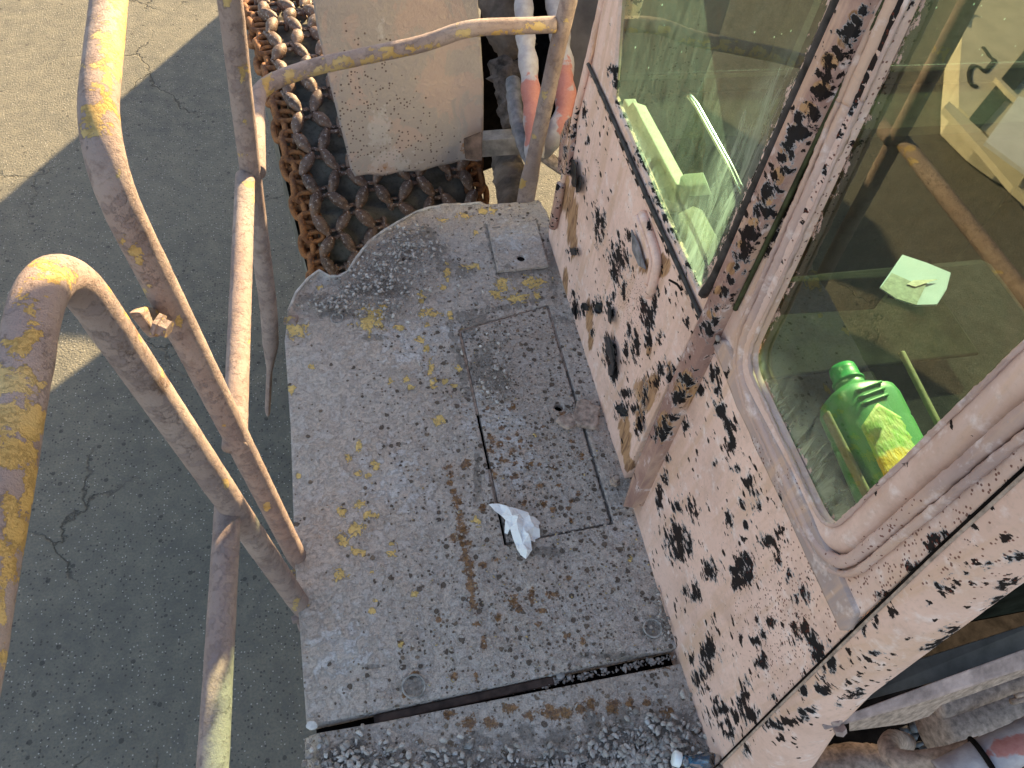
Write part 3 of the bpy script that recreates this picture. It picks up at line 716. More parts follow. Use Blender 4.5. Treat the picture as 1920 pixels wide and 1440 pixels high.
INN = [(560, 510, 20), (660, 540, 25), (890, 590, 20), (860, 860, 24), (730, 840, 13), (665, 750, 22), (830, 1120, 19), (700, 990, 9), (585, 640, 12), (700, 850, 20), (780, 560, 14), (870, 500, 19), (960, 700, 17), (930, 850, 6), (500, 330, 12), (420, 400, 5), (700, 430, 7), (640, 660, 25), (560, 560, 15), (760, 700, 18), (800, 820, 22), (760, 1000, 15), (980, 600, 12), (690, 1080, 12)]
pts3 = OUTL + INN
cv = [Vector((onz(900 + a * .10417, 920 + b * .10417, .006)[0], onz(900 + a * .10417, 920 + b * .10417, .006)[1])) for a, b, _ in pts3]
res_ = delaunay_2d_cdt(cv, [], [list(range(len(OUTL)))[::-1]], 1, 1e-6)
vz = [pts3[o[0]][2] * .0013 + .0015 if o else .01 for o in res_[3]]
tp = mesh('crumpled_paper', [(v.x, v.y, z) for v, z in zip(res_[0], vz)], [list(f) for f in res_[2]], paper, None, smooth=False)
md = tp.modifiers.new('sub', 'SUBSURF'); md.subdivision_type = 'SIMPLE'; md.levels = md.render_levels = 3
tx = bpy.data.textures.new('creases', 'CLOUDS'); tx.noise_scale = .016; tx.noise_depth = 2
md = tp.modifiers.new('creases', 'DISPLACE'); md.texture = tx; md.strength = .0045; md.texture_coords = 'LOCAL'
tp.modifiers.new('thick', 'SOLIDIFY').thickness = .0005
tag(tp, 'crumpled white paper tissue lying across the near edge of the lid', 'tissue')

# ---------------------------------------------------------------- tyre with its chain
PSI = .155; TC = np.array([.085, 2.83, -.865]); TR = .905; TW = .66
hd = np.array([-math.sin(PSI), math.cos(PSI), 0]); la = np.array([math.cos(PSI), math.sin(PSI), 0]); UP = np.array([0, 0, 1.])
def tpos(th, lat, r): return TC + lat * la + r * (math.cos(th) * hd + math.sin(th) * UP)
def mat_tyre():
    s = Mat('dusty_tyre_rubber'); n1 = s.noise(9, 7, .6); n2 = s.noise(90, 6, .6)
    c = s.mix(s.step(n1, .35, .65), (.085, .082, .072), (.20, .185, .16)); c = s.mix(s.math('MULTIPLY', s.step(n2, .5, .65), .5), c, (.06, .055, .05))
    return s.done(c, .85, s.bump(n2, .5, .003))
V_ = []; nth, nl = 360, 30
prof = []
for j in range(nl):
    t = j / (nl - 1) * 2 - 1
    prof.append((t, ))
for i in range(nth):
    th = 2 * math.pi * i / nth
    for j in range(nl):
        t = j / (nl - 1) * 2 - 1
        s_ = abs(t)
        if s_ < .8: lat, r = t / .8 * TW / 2 * .88, TR - .035 - .01 * (s_ / .8) ** 2
        else: q = (s_ - .8) / .2; lat, r = math.copysign(TW / 2 * (.88 + .04 * math.sin(q * math.pi)), t), TR - .045 - .30 * q
        lug = ((th / (2 * math.pi) * 26 + (.5 if t > 0 else 0)) % 1)
        if s_ < .86 and lug < .16: r -= .022
        V_.append(tpos(th, lat, r))
ii = np.arange(nth)[:, None]; jj = np.arange(nl - 1)[None]
F_ = np.stack([ii * nl + jj, ii * nl + jj + 1, ((ii + 1) % nth) * nl + jj + 1, ((ii + 1) % nth) * nl + jj], -1).reshape(-1, 4)
wheel = mesh('wheel', *lathe_vf([(-.2, .50), (-.17, .56), (.17, .56), (.2, .50)], TC - la * 0, la, 40), M['rubber'], loader)
tyre = mesh('tyre', V_, F_, mat_tyre(), wheel)
def mat_chain():
    s = Mat('rusty_chain'); n1 = s.noise(40, 6, .6); n2 = s.noise(220, 5, .65)
    ob = s.n('ShaderNodeObjectInfo').outputs['Random']
    c = s.mix(ob, (.060, .032, .022), (.115, .062, .043)); c = s.mix(s.step(n1, .42, .6), c, (.16, .105, .082))
    c = s.mix(s.math('MULTIPLY', s.step(s.noise(70, 5, .7), .56, .64), .7), c, (.26, .10, .035))
    w_ = s.step(s.noise(150, 3, .6), .60, .66)
    c = s.mix(s.math('MULTIPLY', w_, .7), c, (.42, .40, .40))
    h = s.math('ADD', n1, s.math('MULTIPLY', n2, .5))
    return s.done(c, s.mix(w_, (.6,) * 3, (.3,) * 3), s.bump(h, .8, .003), spec=.5)
def mat_chain2():
    s = Mat('orange_rust_chain'); n1 = s.noise(45, 6, .65); n2 = s.noise(200, 5, .6)
    c = s.mix(s.step(n1, .38, .62), (.12, .048, .024), (.34, .14, .05)); c = s.mix(s.math('MULTIPLY', s.step(n2, .5, .6), .4), c, (.05, .03, .022))
    return s.done(c, .75, s.bump(s.math('ADD', n1, n2), .8, .003), spec=.35)
MC, MC2 = mat_chain(), mat_chain2()
# worn pod-shaped link, long axis x, up z
def pod_mesh(seed):
    r = np.random.default_rng(seed); V = []; F = []; S = 8
    rings = [(-.050, .006, .006), (-.042, .012, .013), (-.027, .0185, .020), (-.008, .0215, .024), (.010, .021, .023), (.028, .017, .018), (.043, .011, .011), (.051, .005, .005)]
    for x, ry, rz in rings:
        for k in range(S):
            a = 2 * math.pi * k / S; x_ = x * .82; y = ry * .92 * math.cos(a); z = rz * .92 * math.sin(a)
            z = min(z, rz * .80); j = r.normal(size=3) * .0009
            V.append((x_ + j[0], y + j[1], z + j[2]))
    for i in range(len(rings) - 1):
        for k in range(S): F.append((i * S + k, i * S + (k + 1) % S, (i + 1) * S + (k + 1) % S, (i + 1) * S + k))
    F.append(tuple(range(S))); F.append(tuple((len(rings) - 1) * S + k for k in range(S))[::-1])
    me = bpy.data.meshes.new('chain_link'); me.from_pydata(V, [], F); me.update(); me.materials.append(MC)
    for p in me.polygons: p.use_smooth = True
    return me
def oval_mesh(L, W, r, mat, S=6, N=14):
    V = []; F = []
    for i in range(N):
        a = 2 * math.pi * i / N; cx_, cy_ = L * math.cos(a) * (1 - .12 * math.cos(2 * a)), W * math.sin(a); nx, ny = math.cos(a), math.sin(a)
        for k in range(S):
            b = 2 * math.pi * k / S; V.append((cx_ + nx * r * math.cos(b), cy_ + ny * r * math.cos(b), r * math.sin(b)))
    for i in range(N):
        for k in range(S): F.append((i * S + k, i * S + (k + 1) % S, ((i + 1) % N) * S + (k + 1) % S, ((i + 1) % N) * S + k))
    me = bpy.data.meshes.new('chain_link'); me.from_pydata(V, [], F); me.update(); me.materials.append(mat)
    for p in me.polygons: p.use_smooth = True
    return me
pods = [pod_mesh(i) for i in range(6)]; ringm = oval_mesh(.025, .014, .0078, MC); sidem = oval_mesh(.044, .024, .0125, MC2); crossm = oval_mesh(.036, .018, .0095, MC2)
tinv = Matrix.Translation(Vector((.9, 1.5, GZ)))
def link(me, th, lat, r, ang, roll=0, yaw_=0):
    """on the tread: local x along the tread, turned by ang towards the axle; z outward"""
    o = bpy.data.objects.new('chain_link', me); col.objects.link(o); o.parent = wheel; o.matrix_parent_inverse = Matrix.Identity(4)
    out = math.cos(th) * hd + math.sin(th) * UP; tan = -math.sin(th) * hd + math.cos(th) * UP
    x = math.cos(ang) * tan + math.sin(ang) * la; y = np.cross(out, x)
    Mx = np.stack([x, y, out], 1); cr, sr = math.cos(roll), math.sin(roll)
    Mx = Mx @ np.array([[1, 0, 0], [0, cr, -sr], [0, sr, cr]])
    p = tpos(th, lat, r)
    mw = Matrix.Translation(Vector(p)) @ Matrix(Mx.tolist()).to_4x4()
    o.matrix_basis = mw
    return o
NC = 8; SPC = .0805; PIT = .0725 / TR; DEL = .0205
nrow = 0
ths = np.arange(math.radians(62), math.radians(176), PIT)
for k, th in enumerate(ths):
    for j in range(NC):
        c_ = (j - (NC - 1) / 2) * SPC
        sgn = (-1) ** (k + j)
        if random.random() < .985:
            link(random.choice(pods), th + PIT / 2 + random.uniform(-.004, .004), c_ + random.uniform(-.006, .006), TR + .002 + random.uniform(-.006, .004), math.atan2(-2 * DEL * sgn, .0725) + random.uniform(-.26, .26), random.uniform(-.5, .5)).scale = (random.uniform(.92, 1.12), random.uniform(.95, 1.2), random.uniform(.9, 1.2))
        if sgn > 0 and j < NC - 1:
            link(ringm, th + random.uniform(-.006, .006), c_ + SPC / 2, TR - .014, math.pi / 2 + random.uniform(-.35, .35), random.uniform(-.7, .7)).scale = (1, 1, 1)
        link(ringm, th, c_ + DEL * sgn * .9, TR - .018, random.uniform(-.3, .3), math.pi / 2 + random.uniform(-.3, .3))
    for s_ in (-1, 1):
        q = s_ * ((NC - 1) / 2 * SPC + .030)
        link(crossm, th + random.uniform(-.01, .01), q, TR - .022, math.pi / 2 + random.uniform(-.3, .3), random.uniform(-.4, .4))
        link(sidem, th, s_ * (TW / 2 - .004), TR - .062, random.uniform(-.2, .2), math.pi / 2 + s_ * .9)
        link(sidem, th + PIT * .5, s_ * (TW / 2 + .014), TR - .040, random.uniform(-.12, .12), math.pi / 2 + s_ * .5 + (.5 if k % 2 else -.5))

# ---------------------------------------------------------------- mudguard flap over the tyre
fd = np.array([.085, -.17, -.98]); fd /= np.linalg.norm(fd)
fn_ = np.cross(la, fd); fn_ /= np.linalg.norm(fn_)
fp0 = CAM + ray(655, 330) * 2.50
if fn_ @ (CAM - fp0) < 0: fn_ = -fn_
fl = np.cross(fd, fn_)
if fl @ la < 0: fl = -fl
def fuv(px, py): p = onpl(px, py, fp0, fn_) - fp0; return (p @ fl, p @ fd)
fo = [fuv(578, -60), fuv(597, 60), fuv(622, 170), fuv(653, 292), fuv(658, 318), fuv(666, 331), fuv(690, 327), fuv(722, 330), fuv(750, 322), fuv(790, 321), fuv(822, 311), fuv(850, 306), fuv(868, 299), fuv(898, 300), fuv(903, 240), fuv(903, 150), fuv(897, 60), fuv(888, -60)]
flapm = mat_plain('dusty_flap', (.36, .30, .27), .85, .18, 5, .002)
def mat_flap():
    s = Mat('flap_dust'); n0 = s.noise(7, 8, .62, .8); n1 = s.noise(60, 6, .65); n2 = s.noise(260, 4, .6)
    c = s.mix(s.step(n0, .46, .50), (.37, .285, .26), (.32, .275, .26)); c = s.mix(s.math('MULTIPLY', s.step(n1, .55, .7), .5), c, (.38, .32, .30))
    sp_ = s.n('ShaderNodeTexVoronoi'); s.set(sp_.inputs['Vector'], s.co); sp_.inputs['Scale'].default_value = 95
    q = s.n('ShaderNodeSeparateColor'); s.set(q.inputs[0], sp_.outputs['Color'])
    d = s.math('MULTIPLY', s.math('LESS_THAN', sp_.outputs['Distance'], .30), s.math('LESS_THAN', q.outputs[0], s.math('MULTIPLY', s.step(s.attr('speck'), -.2, .5), .5)))
    c = s.mix(s.math('MULTIPLY', d, .85), c, (.07, .04, .035))
    rs = s.step(s.math('ADD', s.attr('rust'), s.math('MULTIPLY', s.math('SUBTRACT', n1, .5), 3)), .35, .6)
    c = s.mix(s.math('MULTIPLY', rs, .8), c, (.28, .13, .05))
    c = s.mix(s.math('MULTIPLY', s.step(s.math('ADD', s.attr('white'), s.math('MULTIPLY', s.math('SUBTRACT', s.noise(30, 8, .7), .5), 3.5)), .3, .6), .4), c, (.46, .44, .46))
    return s.done(c, .88, s.bump(s.math('ADD', n0, n1), .9, .006))
mg = sheet('mudguard', fo, [], .008, lambda u, v, wv: fp0 + np.outer(u, fl) + np.outer(v, fd) + np.outer(wv, fn_), mat_flap(), loader, .012,
      {'speck': [(680, 160, 60, 90), (660, 250, 40, 60), (760, 280, 90, 40), (740, 220, 60, 60)], 'rust': [(722, 312, 7, 10), (885, 280, 20, 20)], 'white': [(710, 240, 25, 50), (735, 300, 50, 25), (715, 60, 10, 25)]},
      lambda u, v: .012 * np.sin((u - .1) * 6) * 0 + .006 * fbm(u / .15, v / .15, 50, 3) + .02 * np.clip((u - .38) / .1, 0, 1))
tag(mg, 'flat grey dust-covered mudguard above the chained tyre')
# bracket rod from the flap to the frame and mass of grime behind
a_ = CAM + ray(880, 272) * 2.62; b_ = CAM + ray(1010, 262) * 2.62
beam('bracket_bar', a_, b_, .055, .070, M['steel'], loader)
slab('flap_bracket', [CAM + ray(870, 262) * 2.49, CAM + ray(904, 248) * 2.49, CAM + ray(905, 302) * 2.49, CAM + ray(873, 299) * 2.49], -fn_ * .01, mat_plain('rusty_bracket', (.15, .10, .08), .85, .35, 20), loader)
tube('axle_stub', [CAM + ray(945, 270) * 2.9, CAM + ray(968, 390) * 2.55], .055, mat_plain('cracked_mud', (.20, .155, .13), .9, .35, 9, .01), loader, 18, .02, .012)
# frame wall behind the tyre and hoses
slab('frame_wall', [(.60, 2.75, -.7), (1.25, 3.05, -.7), (1.25, 3.15, 1.3), (.60, 2.85, 1.3)], (0.02, .06, 0), M['dark'], loader)
slab('frame_panel', [CAM + ray(1045, -40) * 2.7, CAM + ray(1150, -40) * 2.7, CAM + ray(1120, 225) * 2.7, CAM + ray(1050, 200) * 2.7], (0.01, .03, 0), mat_plain('dull_panel', (.20, .165, .145), .85, .2, 8), loader)
tube('mud_lump', [CAM + ray(925, -30) * 2.75, CAM + ray(950, 60) * 2.72, CAM + ray(975, 105) * 2.75], .07, mat_plain('dull_mud', (.16, .12, .10), .9, .3, 14, .006), loader, 18, .02, .02)
tube('mud_lump', [CAM + ray(945, 120) * 2.66, CAM + ray(955, 175) * 2.62, CAM + ray(968, 235) * 2.6], .045, mat_plain('mud_crust', (.14, .11, .10), .9, .4, 25, .006), loader, 18, .015, .03)
# spiral-wrapped hoses, red showing through grey dust
def mat_hose():
    s = Mat('wrapped_hose'); n0 = s.noise(30, 6, .6); n1 = s.noise(150, 5, .6)
    c = s.mix(s.step(n0, .4, .62), (.34, .31, .34), (.45, .42, .44)); 
    rd = s.step(s.math('ADD', s.attr('red'), s.math('MULTIPLY', s.math('SUBTRACT', n0, .5), 1.6)), .18, .34)
    c = s.mix(s.math('MULTIPLY', rd, .9), c, s.mix(n1, (.34, .09, .07), (.46, .20, .17)))
    return s.done(c, .6, s.bump(n1, .4, .002))
MH = mat_hose()
wav = lambda base, f, am, ph=0: (lambda s, t: base * (1 + am * abs(math.sin(s * f + ph)) ** 1.5))
tube('hydraulic_hose', fillet([CAM + ray(982, -60) * 2.42, CAM + ray(982, 40) * 2.40, CAM + ray(992, 130) * 2.38, CAM + ray(998, 200) * 2.36, CAM + ray(1003, 300) * 2.36], .1), .026, MH, loader, 20, .006, .002, wav(.026, 34, .22), fields={'red': [(998, 190, 26, 50), (998, 235, 18, 50), (990, 165, 20, 20)]})
tube('hydraulic_hose', fillet([CAM + ray(1035, -60) * 2.46, CAM + ray(1046, 40) * 2.44, CAM + ray(1058, 130) * 2.42, CAM + ray(1062, 200) * 2.40, CAM + ray(1040, 262) * 2.4, CAM + ray(1015, 280) * 2.45], .09), .028, MH, loader, 20, .006, .002, wav(.028, 30, .25, 1), fields={'red': [(1058, 150, 22, 40), (1066, 190, 28, 42), (1058, 235, 14, 30)]})
tube('rubber_hose', fillet([CAM + ray(962, 150) * 2.5, CAM + ray(966, 215) * 2.46, CAM + ray(980, 265) * 2.42, CAM + ray(1000, 310) * 2.40], .1), .024, mat_plain('grey_hose', (.22, .21, .23), .8, .25, 30), loader, 18, .006, .002, wav(.023, 70, .1))
tube('thin_pipe', [CAM + ray(1010, 285) * 2.55, CAM + ray(1048, 312) * 2.55, CAM + ray(1080, 330) * 2.55], .022, M['dust'], loader, 12, .01)

# ---------------------------------------------------------------- handrails
XR = -.185
def rail(name, pts, r, rad, ff, parent=loader, **k): return tube(name, fillet(pts, rad, 12), r, M['rail'], parent, 32, .006, .0006, fields=ff, **k)
yr1 = [(100, 520, 40, 16), (60, 600, 22, 50), (40, 650, 30, 30), (35, 720, 40, 40), (15, 770, 50, 70), (60, 800, 40, 30), (30, 840, 60, 50), (90, 560, 14, 14), (110, 575, 12, 10), (20, 950, 16, 40), (60, 900, 20, 40), (10, 1060, 26, 60), (45, 1000, 20, 40), (5, 1160, 20, 60), (8, 1230, 14, 40), (240, 590, 10, 10), (262, 620, 9, 20), (205, 540, 10, 8), (305, 690, 8, 14), (320, 720, 6, 10), (425, 905, 8, 8), (556, 1135, 8, 12), (428, 1000, 5, 5), (415, 1300, 5, 5), (80, 500, 26, 10)]
near = rail('handrail', [(-.172, .598, -.10), (-.186, .598, 0), (-.268, .575, 1.115), (-.268, -.5, 1.115)], .0215, {2: .105, 1: .02}, {'yel': yr1, 'dirt': [(250, 640, 60, 60), (300, 720, 60, 60)]},
            rfn=None, squash=None)
tag(near, 'nearest handrail hoop, yellow paint showing on its bend')
yr2 = [(250, 30, 40, 50), (225, 90, 40, 60), (200, 150, 30, 40), (185, 210, 34, 40), (215, 140, 30, 30), (240, 10, 40, 20), (185, 250, 26, 20), (205, 230, 20, 30), (270, 70, 12, 50), (232, 450, 9, 10), (250, 470, 8, 14), (262, 490, 7, 10), (205, 415, 5, 5), (272, 545, 12, 10), (335, 600, 8, 18), (205, 360, 6, 8), (222, 330, 6, 14), (500, 950, 6, 6), (420, 800, 5, 6), (428, 905, 4, 6)]
far = rail('handrail', [(-.170, .705, -.10), (-.186, .705, 0), (-.255, .735, 1.085), (-.262, 1.15, 1.10), (-.262, 1.40, 1.10)], .0215, {2: .105, 1: .02}, {'yel': yr2, 'dirt': [(1, 1, 1, 1)]})
tag(far, 'farther handrail hoop, dust over chipped yellow paint')
# feet: flattened lugs bolted to the deck edge
for (yy, par) in ((.598, near), (.705, far)):
    slab('rail_foot', [(-.176, yy - .02, -.16), (-.176, yy + .02, -.16), (-.182, yy + .02, -.02), (-.182, yy - .02, -.02)], (-.010, 0, 0), M['rail'], par)
    lathe('bolt', [(0, .013), (.010, .013), (.010, .009), (.018, .009)], (-.190, yy - .014, -.06), (-1, -.2, .1), M['rail'], par, 6, False)
    lathe('bolt', [(0, .011), (.009, .011), (.011, .008)], (-.190, yy - .018, -.11), (-1, -.3, .1), M['rail'], par, 6, False)
# clamp joining both hoops
lx = onx(283, 603, -.252)
cl = slab('rail_clamp', [onx(262, 585, -.252), onx(277, 573, -.252), onx(294, 578, -.252), onx(309, 596, -.252), onx(311, 612, -.252), onx(300, 632, -.252), onx(288, 620, -.252)], (-.014, 0, 0), M['rail'], near)
lathe('bolt', [(0, .017), (.005, .017), (.006, .0125), (.017, .0125)], onx(293, 608, -.246), (1, -.5, -.3), M['rail'], cl, 6, False)
# middle rails
ym = [(430, 780, 6, 8), (470, 345, 12, 10), (480, 365, 6, 20), (470, 640, 5, 5), (443, 790, 6, 6)]
mid = rail('middle_rail', [(-.222, .70, .5), (-.201, 1.385, .5)], .0205, 0, {'yel': ym, 'dirt': [(1, 1, 1, 1)]}, far)
midn = rail('middle_rail', [(-.232, .592, .5), (-.250, .18, .5), (-.262, -.5, .5)], .0205, 0, {'yel': [(410, 925, 8, 6), (400, 1200, 4, 4)], 'dirt': [(1, 1, 1, 1)]}, near)
# front corner post (flattened foot) and cross rail to the front post by the cab
def sq(t):
    k = min(1, max(0, (t - .80) / .07)); return (1 + .38 * k, 1 - .62 * k)
fpost = rail('corner_post', [(-.135, 1.40, 1.15), (-.190, 1.40, .50), (-.222, 1.40, .06), (-.240, 1.40, -.10), (-.300, 1.39, -.42)], .0225, .05, {'yel': [(428, 5, 8, 8), (455, 130, 8, 16), (460, 292, 22, 5), (462, 230, 6, 10)], 'dirt': [(1, 1, 1, 1)]}, squash=sq)
tag(fpost, 'front corner post with a flattened foot')
lathe('spacer', [(0, .011), (.010, .011), (.010, .0165), (.034, .0195), (.038, .014)], (-.190, 1.392, -.004), (1, -.25, -.05), M['rail'], fpost, 16)
yc = [(545, 140, 10, 14), (560, 150, 20, 10), (600, 140, 26, 8), (640, 128, 40, 8), (690, 115, 50, 8), (740, 104, 30, 7), (620, 128, 20, 8), (870, 60, 20, 10), (500, 150, 10, 20), (505, 175, 8, 8), (800, 88, 30, 6), (930, 62, 20, 7), (975, 60, 16, 9), (1010, 50, 16, 8), (900, 70, 12, 8), (1040, 62, 8, 6), (650, 112, 30, 6), (720, 92, 24, 5)]
cross = rail('cross_rail', [(-.178, 1.40, .497), (-.176, 1.72, .490), (-.05, 1.800, .488), (.25, 1.80, .548), (.355, 1.80, .588), (.585, 1.80, .592)], .0205, {1: .10, 2: .06, 3: .05, 4: .05}, {'yel': yc, 'dirt': [(1, 1, 1, 1)]}, fpost)
fp2 = rail('front_post', [(.640, 1.80, 1.05), (.600, 1.80, .50), (.578, 1.80, .09), (.576, 1.80, -.02)], .0225, .04, {'yel': [(1064, 40, 6, 6), (1040, 85, 6, 6), (1024, 180, 8, 12), (985, 300, 7, 8), (1002, 255, 5, 5), (980, 345, 8, 8)], 'dirt': [(1, 1, 1, 1)]},
           squash=lambda t: (1 - .55 * min(1, max(0, (t - .82) / .08)), 1 + .30 * min(1, max(0, (t - .82) / .08))))

# ---------------------------------------------------------------- cab: side built in the (y, z) plane
def yz(px, py, x=XW): p = onx(px, py, x); return (p[1], p[2])
def side(x): return lambda u, v, wv: np.stack([x - wv, u, v], 1)
E_ = [(1, 1, 1, 1)]
door_chips = [(1161, 480, 16, 28), (1153, 509, 10, 22), (1121, 424, 6, 26), (1076, 573, 7, 22), (1093, 585, 7, 9), (1121, 577, 11, 13), (1143, 581, 6, 24), (1169, 545, 5, 16), (1143, 662, 11, 28), (1151, 698, 7, 18), (1173, 738, 14, 9), (1165, 768, 14, 15), (1193, 650, 8, 22), (1173, 662, 5, 16),
    (1217, 597, 11, 24), (1205, 577, 9, 22), (1238, 630, 6, 12), (1258, 706, 7, 18), (1288, 609, 4, 11), (1197, 799, 6, 16), (1209, 746, 5, 22), (1189, 766, 6, 12), (1096, 205, 4, 14), (1118, 400, 7, 14), (1130, 425, 5, 24), (1228, 560, 6, 20), (1240, 690, 9, 14), (1150, 560, 4, 10), (1103, 260, 3, 8), (1180, 620, 4, 20), (1215, 640, 6, 16),
    (1180, 440, 5, 10), (1072, 470, 9, 5), (1110, 620, 4, 12), (1230, 720, 5, 16), (1192, 810, 5, 8)]
door_tan = [(1072, 400, 10, 60), (1075, 440, 7, 40), (1105, 600, 8, 34), (1108, 640, 5, 20), (1060, 530, 5, 34), (1215, 738, 26, 36, 20), (1198, 780, 8, 30), (1172, 840, 7, 50, -8), (1182, 880, 7, 30, -12), (1060, 350, 9, 50), (1255, 700, 7, 24), (1217, 650, 6, 20), (1230, 500, 30, 20), (1175, 820, 8, 40)]
door_out = [yz(1170, 948), (.782, .0), (.782, .625), yz(1270, 500), yz(1200, 330), yz(1110, 130), yz(1150, -120), yz(1140, -180), (1.60, .98), (1.600, .55), (1.612, .12), (1.640, .02), (1.60, -.03), (1.2, -.02)]
door = sheet('cab_door', door_out, [], .0042, side(XW), M['cab'], loader, .03, {'chip': door_chips, 'tan': door_tan, 'dens': [(1230, 620, 90, 150), (1150, 500, 50, 60), (1110, 300, 30, 80)], 'speck': [(1190, 560, 60, 60)]},
             lambda u, v: .004 * fbm(u / .2, v / .2, 60, 3) - .018 * np.clip((.10 - v) / .12, 0, 1) ** 1.5 * 0)
tag(door, 'dusty pink cab door with peeling black flakes')
# raised upper part of the door round the glass
wo = [yz(1160, -160, .604), yz(1160, 0, .604), yz(1149, 180, .604), yz(1228, 372, .604), yz(1311, 548, .604), yz(1385, 390, .604), yz(1560, 0, .604), yz(1640, -180, .604)]
ft = [yz(1322, 640, .604), yz(1215, 395, .604), yz(1105, 150, .604), yz(1120, 60, .604), yz(1150, -200, .604)]
fr_out = [yz(1322, 632, .604), yz(1262, 500, .604), yz(1180, 315, .604), yz(1108, 140, .604), yz(1140, -60, .604), yz(1170, -300, .604), yz(1690, -300, .604), yz(1607, -40, .604), yz(1580, 30, .604), yz(1392, 450, .604), yz(1340, 570, .604)]
win_hole = [yz(1162, -30, .604), yz(1149, 180, .604), yz(1228, 372, .604), yz(1308, 545, .604), yz(1318, 543, .604), yz(1385, 392, .604), yz(1557, 0, .604), yz(1640, -190, .604), (1.40, 1.62), (1.41, .98)]
frame = sheet('door_frame', fr_out, [win_hole], .0042, side(.604), M['cab'], door, .014, {'chip': line(1150, 130, 1230, 350, 14, 9, 5) + line(1230, 350, 1320, 540, 16, 10, 6) + line(1110, 150, 1320, 620, 20, 7, 5) + line(1570, 0, 1350, 480, 18, 12, 6) + [(1228, 440, 6, 20)], 'tan': [(1230, 480, 20, 30)], 'dens': [(1200, 350, 60, 160), (1450, 250, 90, 200)], 'speck': E_})
# black seam under the window
tube('seam_rubber', [onx(1103, 120, .598), onx(1150, 225, .598), onx(1215, 375, .598), onx(1327, 622, .598)], .0045, M['rubber'], door, 8, .01, .0015)
tube('cable_stub', fillet([onx(1255, 525, .590), onx(1270, 533, .585), onx(1278, 545, .59)], .01), .0022, M['dark'], door, 6, .003)
# pressed handle recess with its bar
hr = [onx(1186, 430, .606), onx(1198, 455, .606), onx(1213, 505, .606), onx(1200, 498, .606), onx(1188, 470, .606)]
slab('handle_recess', hr, (-.004, 0, 0), mat_plain('bare_scraped_metal', (.26, .25, .27), .6, .3, 40), door, .001)
tube('pressed_rib', fillet([onx(1205, 400, .606), onx(1225, 455, .604), onx(1234, 490, .604), onx(1222, 545, .606), onx(1215, 552, .609)], .03), .010, M['cab'], door, 12, .006, .001, fields={'chip': [(1216, 420, 5, 14)], 'tan': E_, 'dens': E_, 'speck': E_})
tube('pressed_rib', fillet([onx(1195, 405, .608), onx(1213, 450, .606), onx(1224, 490, .606), onx(1214, 532, .608)], .03), .006, M['cab'], door, 12, .006, .001, fields={'chip': E_, 'tan': E_, 'dens': E_, 'speck': E_})
# curled flakes of paint standing off the door
flm = mat_plain('curled_black_paint', (.022, .024, .028), .35, .3, 30)
for (px, py, ww, hh, a) in [(1143, 655, 8, 24, .2), (1147, 690, 6, 14, -.2), (1166, 770, 12, 12, .5), (1122, 578, 8, 10, 0), (1097, 575, 7, 8, .4), (1075, 472, 7, 7, .3), (1143, 590, 4, 14, 0), (1075, 325, 6, 26, .1), (1085, 345, 5, 16, -.1), (1200, 795, 4, 14, .2), (1080, 585, 4, 14, 0)]:
    n_ = 7; V_ = []; F_ = []
    for i in range(n_):
        t = i / (n_ - 1)
        for j in range(4):
            s_ = j / 3
            wj = ww * (1 - .5 * abs(t * 2 - 1) + .3 * random.uniform(-1, 1) * (j in (0, 3)))
            qx = px + (s_ - .5) * 2 * wj * math.cos(a) + (t - .5) * 2 * hh * math.sin(a); qy = py + (t - .5) * 2 * hh * math.cos(a)
            V_.append(onx(qx, qy, XW - .003 - .013 * (s_ if px % 2 else 1 - s_) ** 2))
    for i in range(n_ - 1):
        for j in range(3): F_.append([i * 4 + j, i * 4 + j + 1, (i + 1) * 4 + j + 1, (i + 1) * 4 + j])
    o = mesh('paint_flake', V_, F_, flm, door); sd = o.modifiers.new('t', 'SOLIDIFY'); sd.thickness = .0006
# front edge flange and hinge
tube('door_edge', fillet([onx(1046, 395, .610), onx(1075, 232, .606), onx(1135, -20, .604), onx(1160, -160, .60)], .05), .0085, M['cab'], door, 12, .008, .001, fields={'chip': line(1050, 330, 1090, 210, 8, 8), 'tan': E_, 'dens': [(1075, 260, 40, 90)], 'speck': E_})
hg = tube('hinge', [onx(1037, 425, .60), onx(1045, 385, .60), onx(1052, 345, .60)], .0135, M['peel'], door, 14, .006, .0012, fields={'chip': [(1045, 350, 8, 6)], 'tan': E_, 'dens': [(1045, 380, 30, 60)], 'speck': E_})
slab('hinge_bracket', [onx(1050, 252, .60), onx(1060, 226, .60), onx(1072, 216, .60), onx(1074, 246, .60), onx(1062, 330, .60), onx(1044, 322, .60)], (.012, 0, 0), M['peel'], door)
# rear edge of the door: peeling strip, rubber and dark gap
def zcol(pts, x): return [onx(px, py, x) for px, py in pts]
stv = [(1168, 950), (1186, 952), (1215, 885), (1290, 720), (1335, 622), (1352, 585), (1520, 235), (1640, -20), (1720, -190), (1650, -190), (1592, -40), (1468, 235), (1310, 600), (1255, 722), (1190, 880)]
strip_chips = [(1332, 617, 14, 16), (1290, 710, 14, 13), (1274, 746, 14, 15), (1258, 783, 14, 9), (1242, 811, 14, 18)] + line(1610, 20, 1390, 480, 26, 13, 8) + line(1390, 480, 1340, 600, 6, 8) + line(1575, 60, 1460, 300, 10, 9)
strip = sheet('door_post', [yz(px, py, .584) for px, py in stv], [], .0036, side(.584), M['peel'], door, .030, {'chip': strip_chips, 'tan': line(1600, 30, 1330, 590, 14, 12) + [(1285, 730, 20, 30), (1245, 800, 12, 26)], 'dens': [(1420, 300, 200, 420)], 'speck': E_})
tag(strip, 'door edge post, pink paint flaking off black')
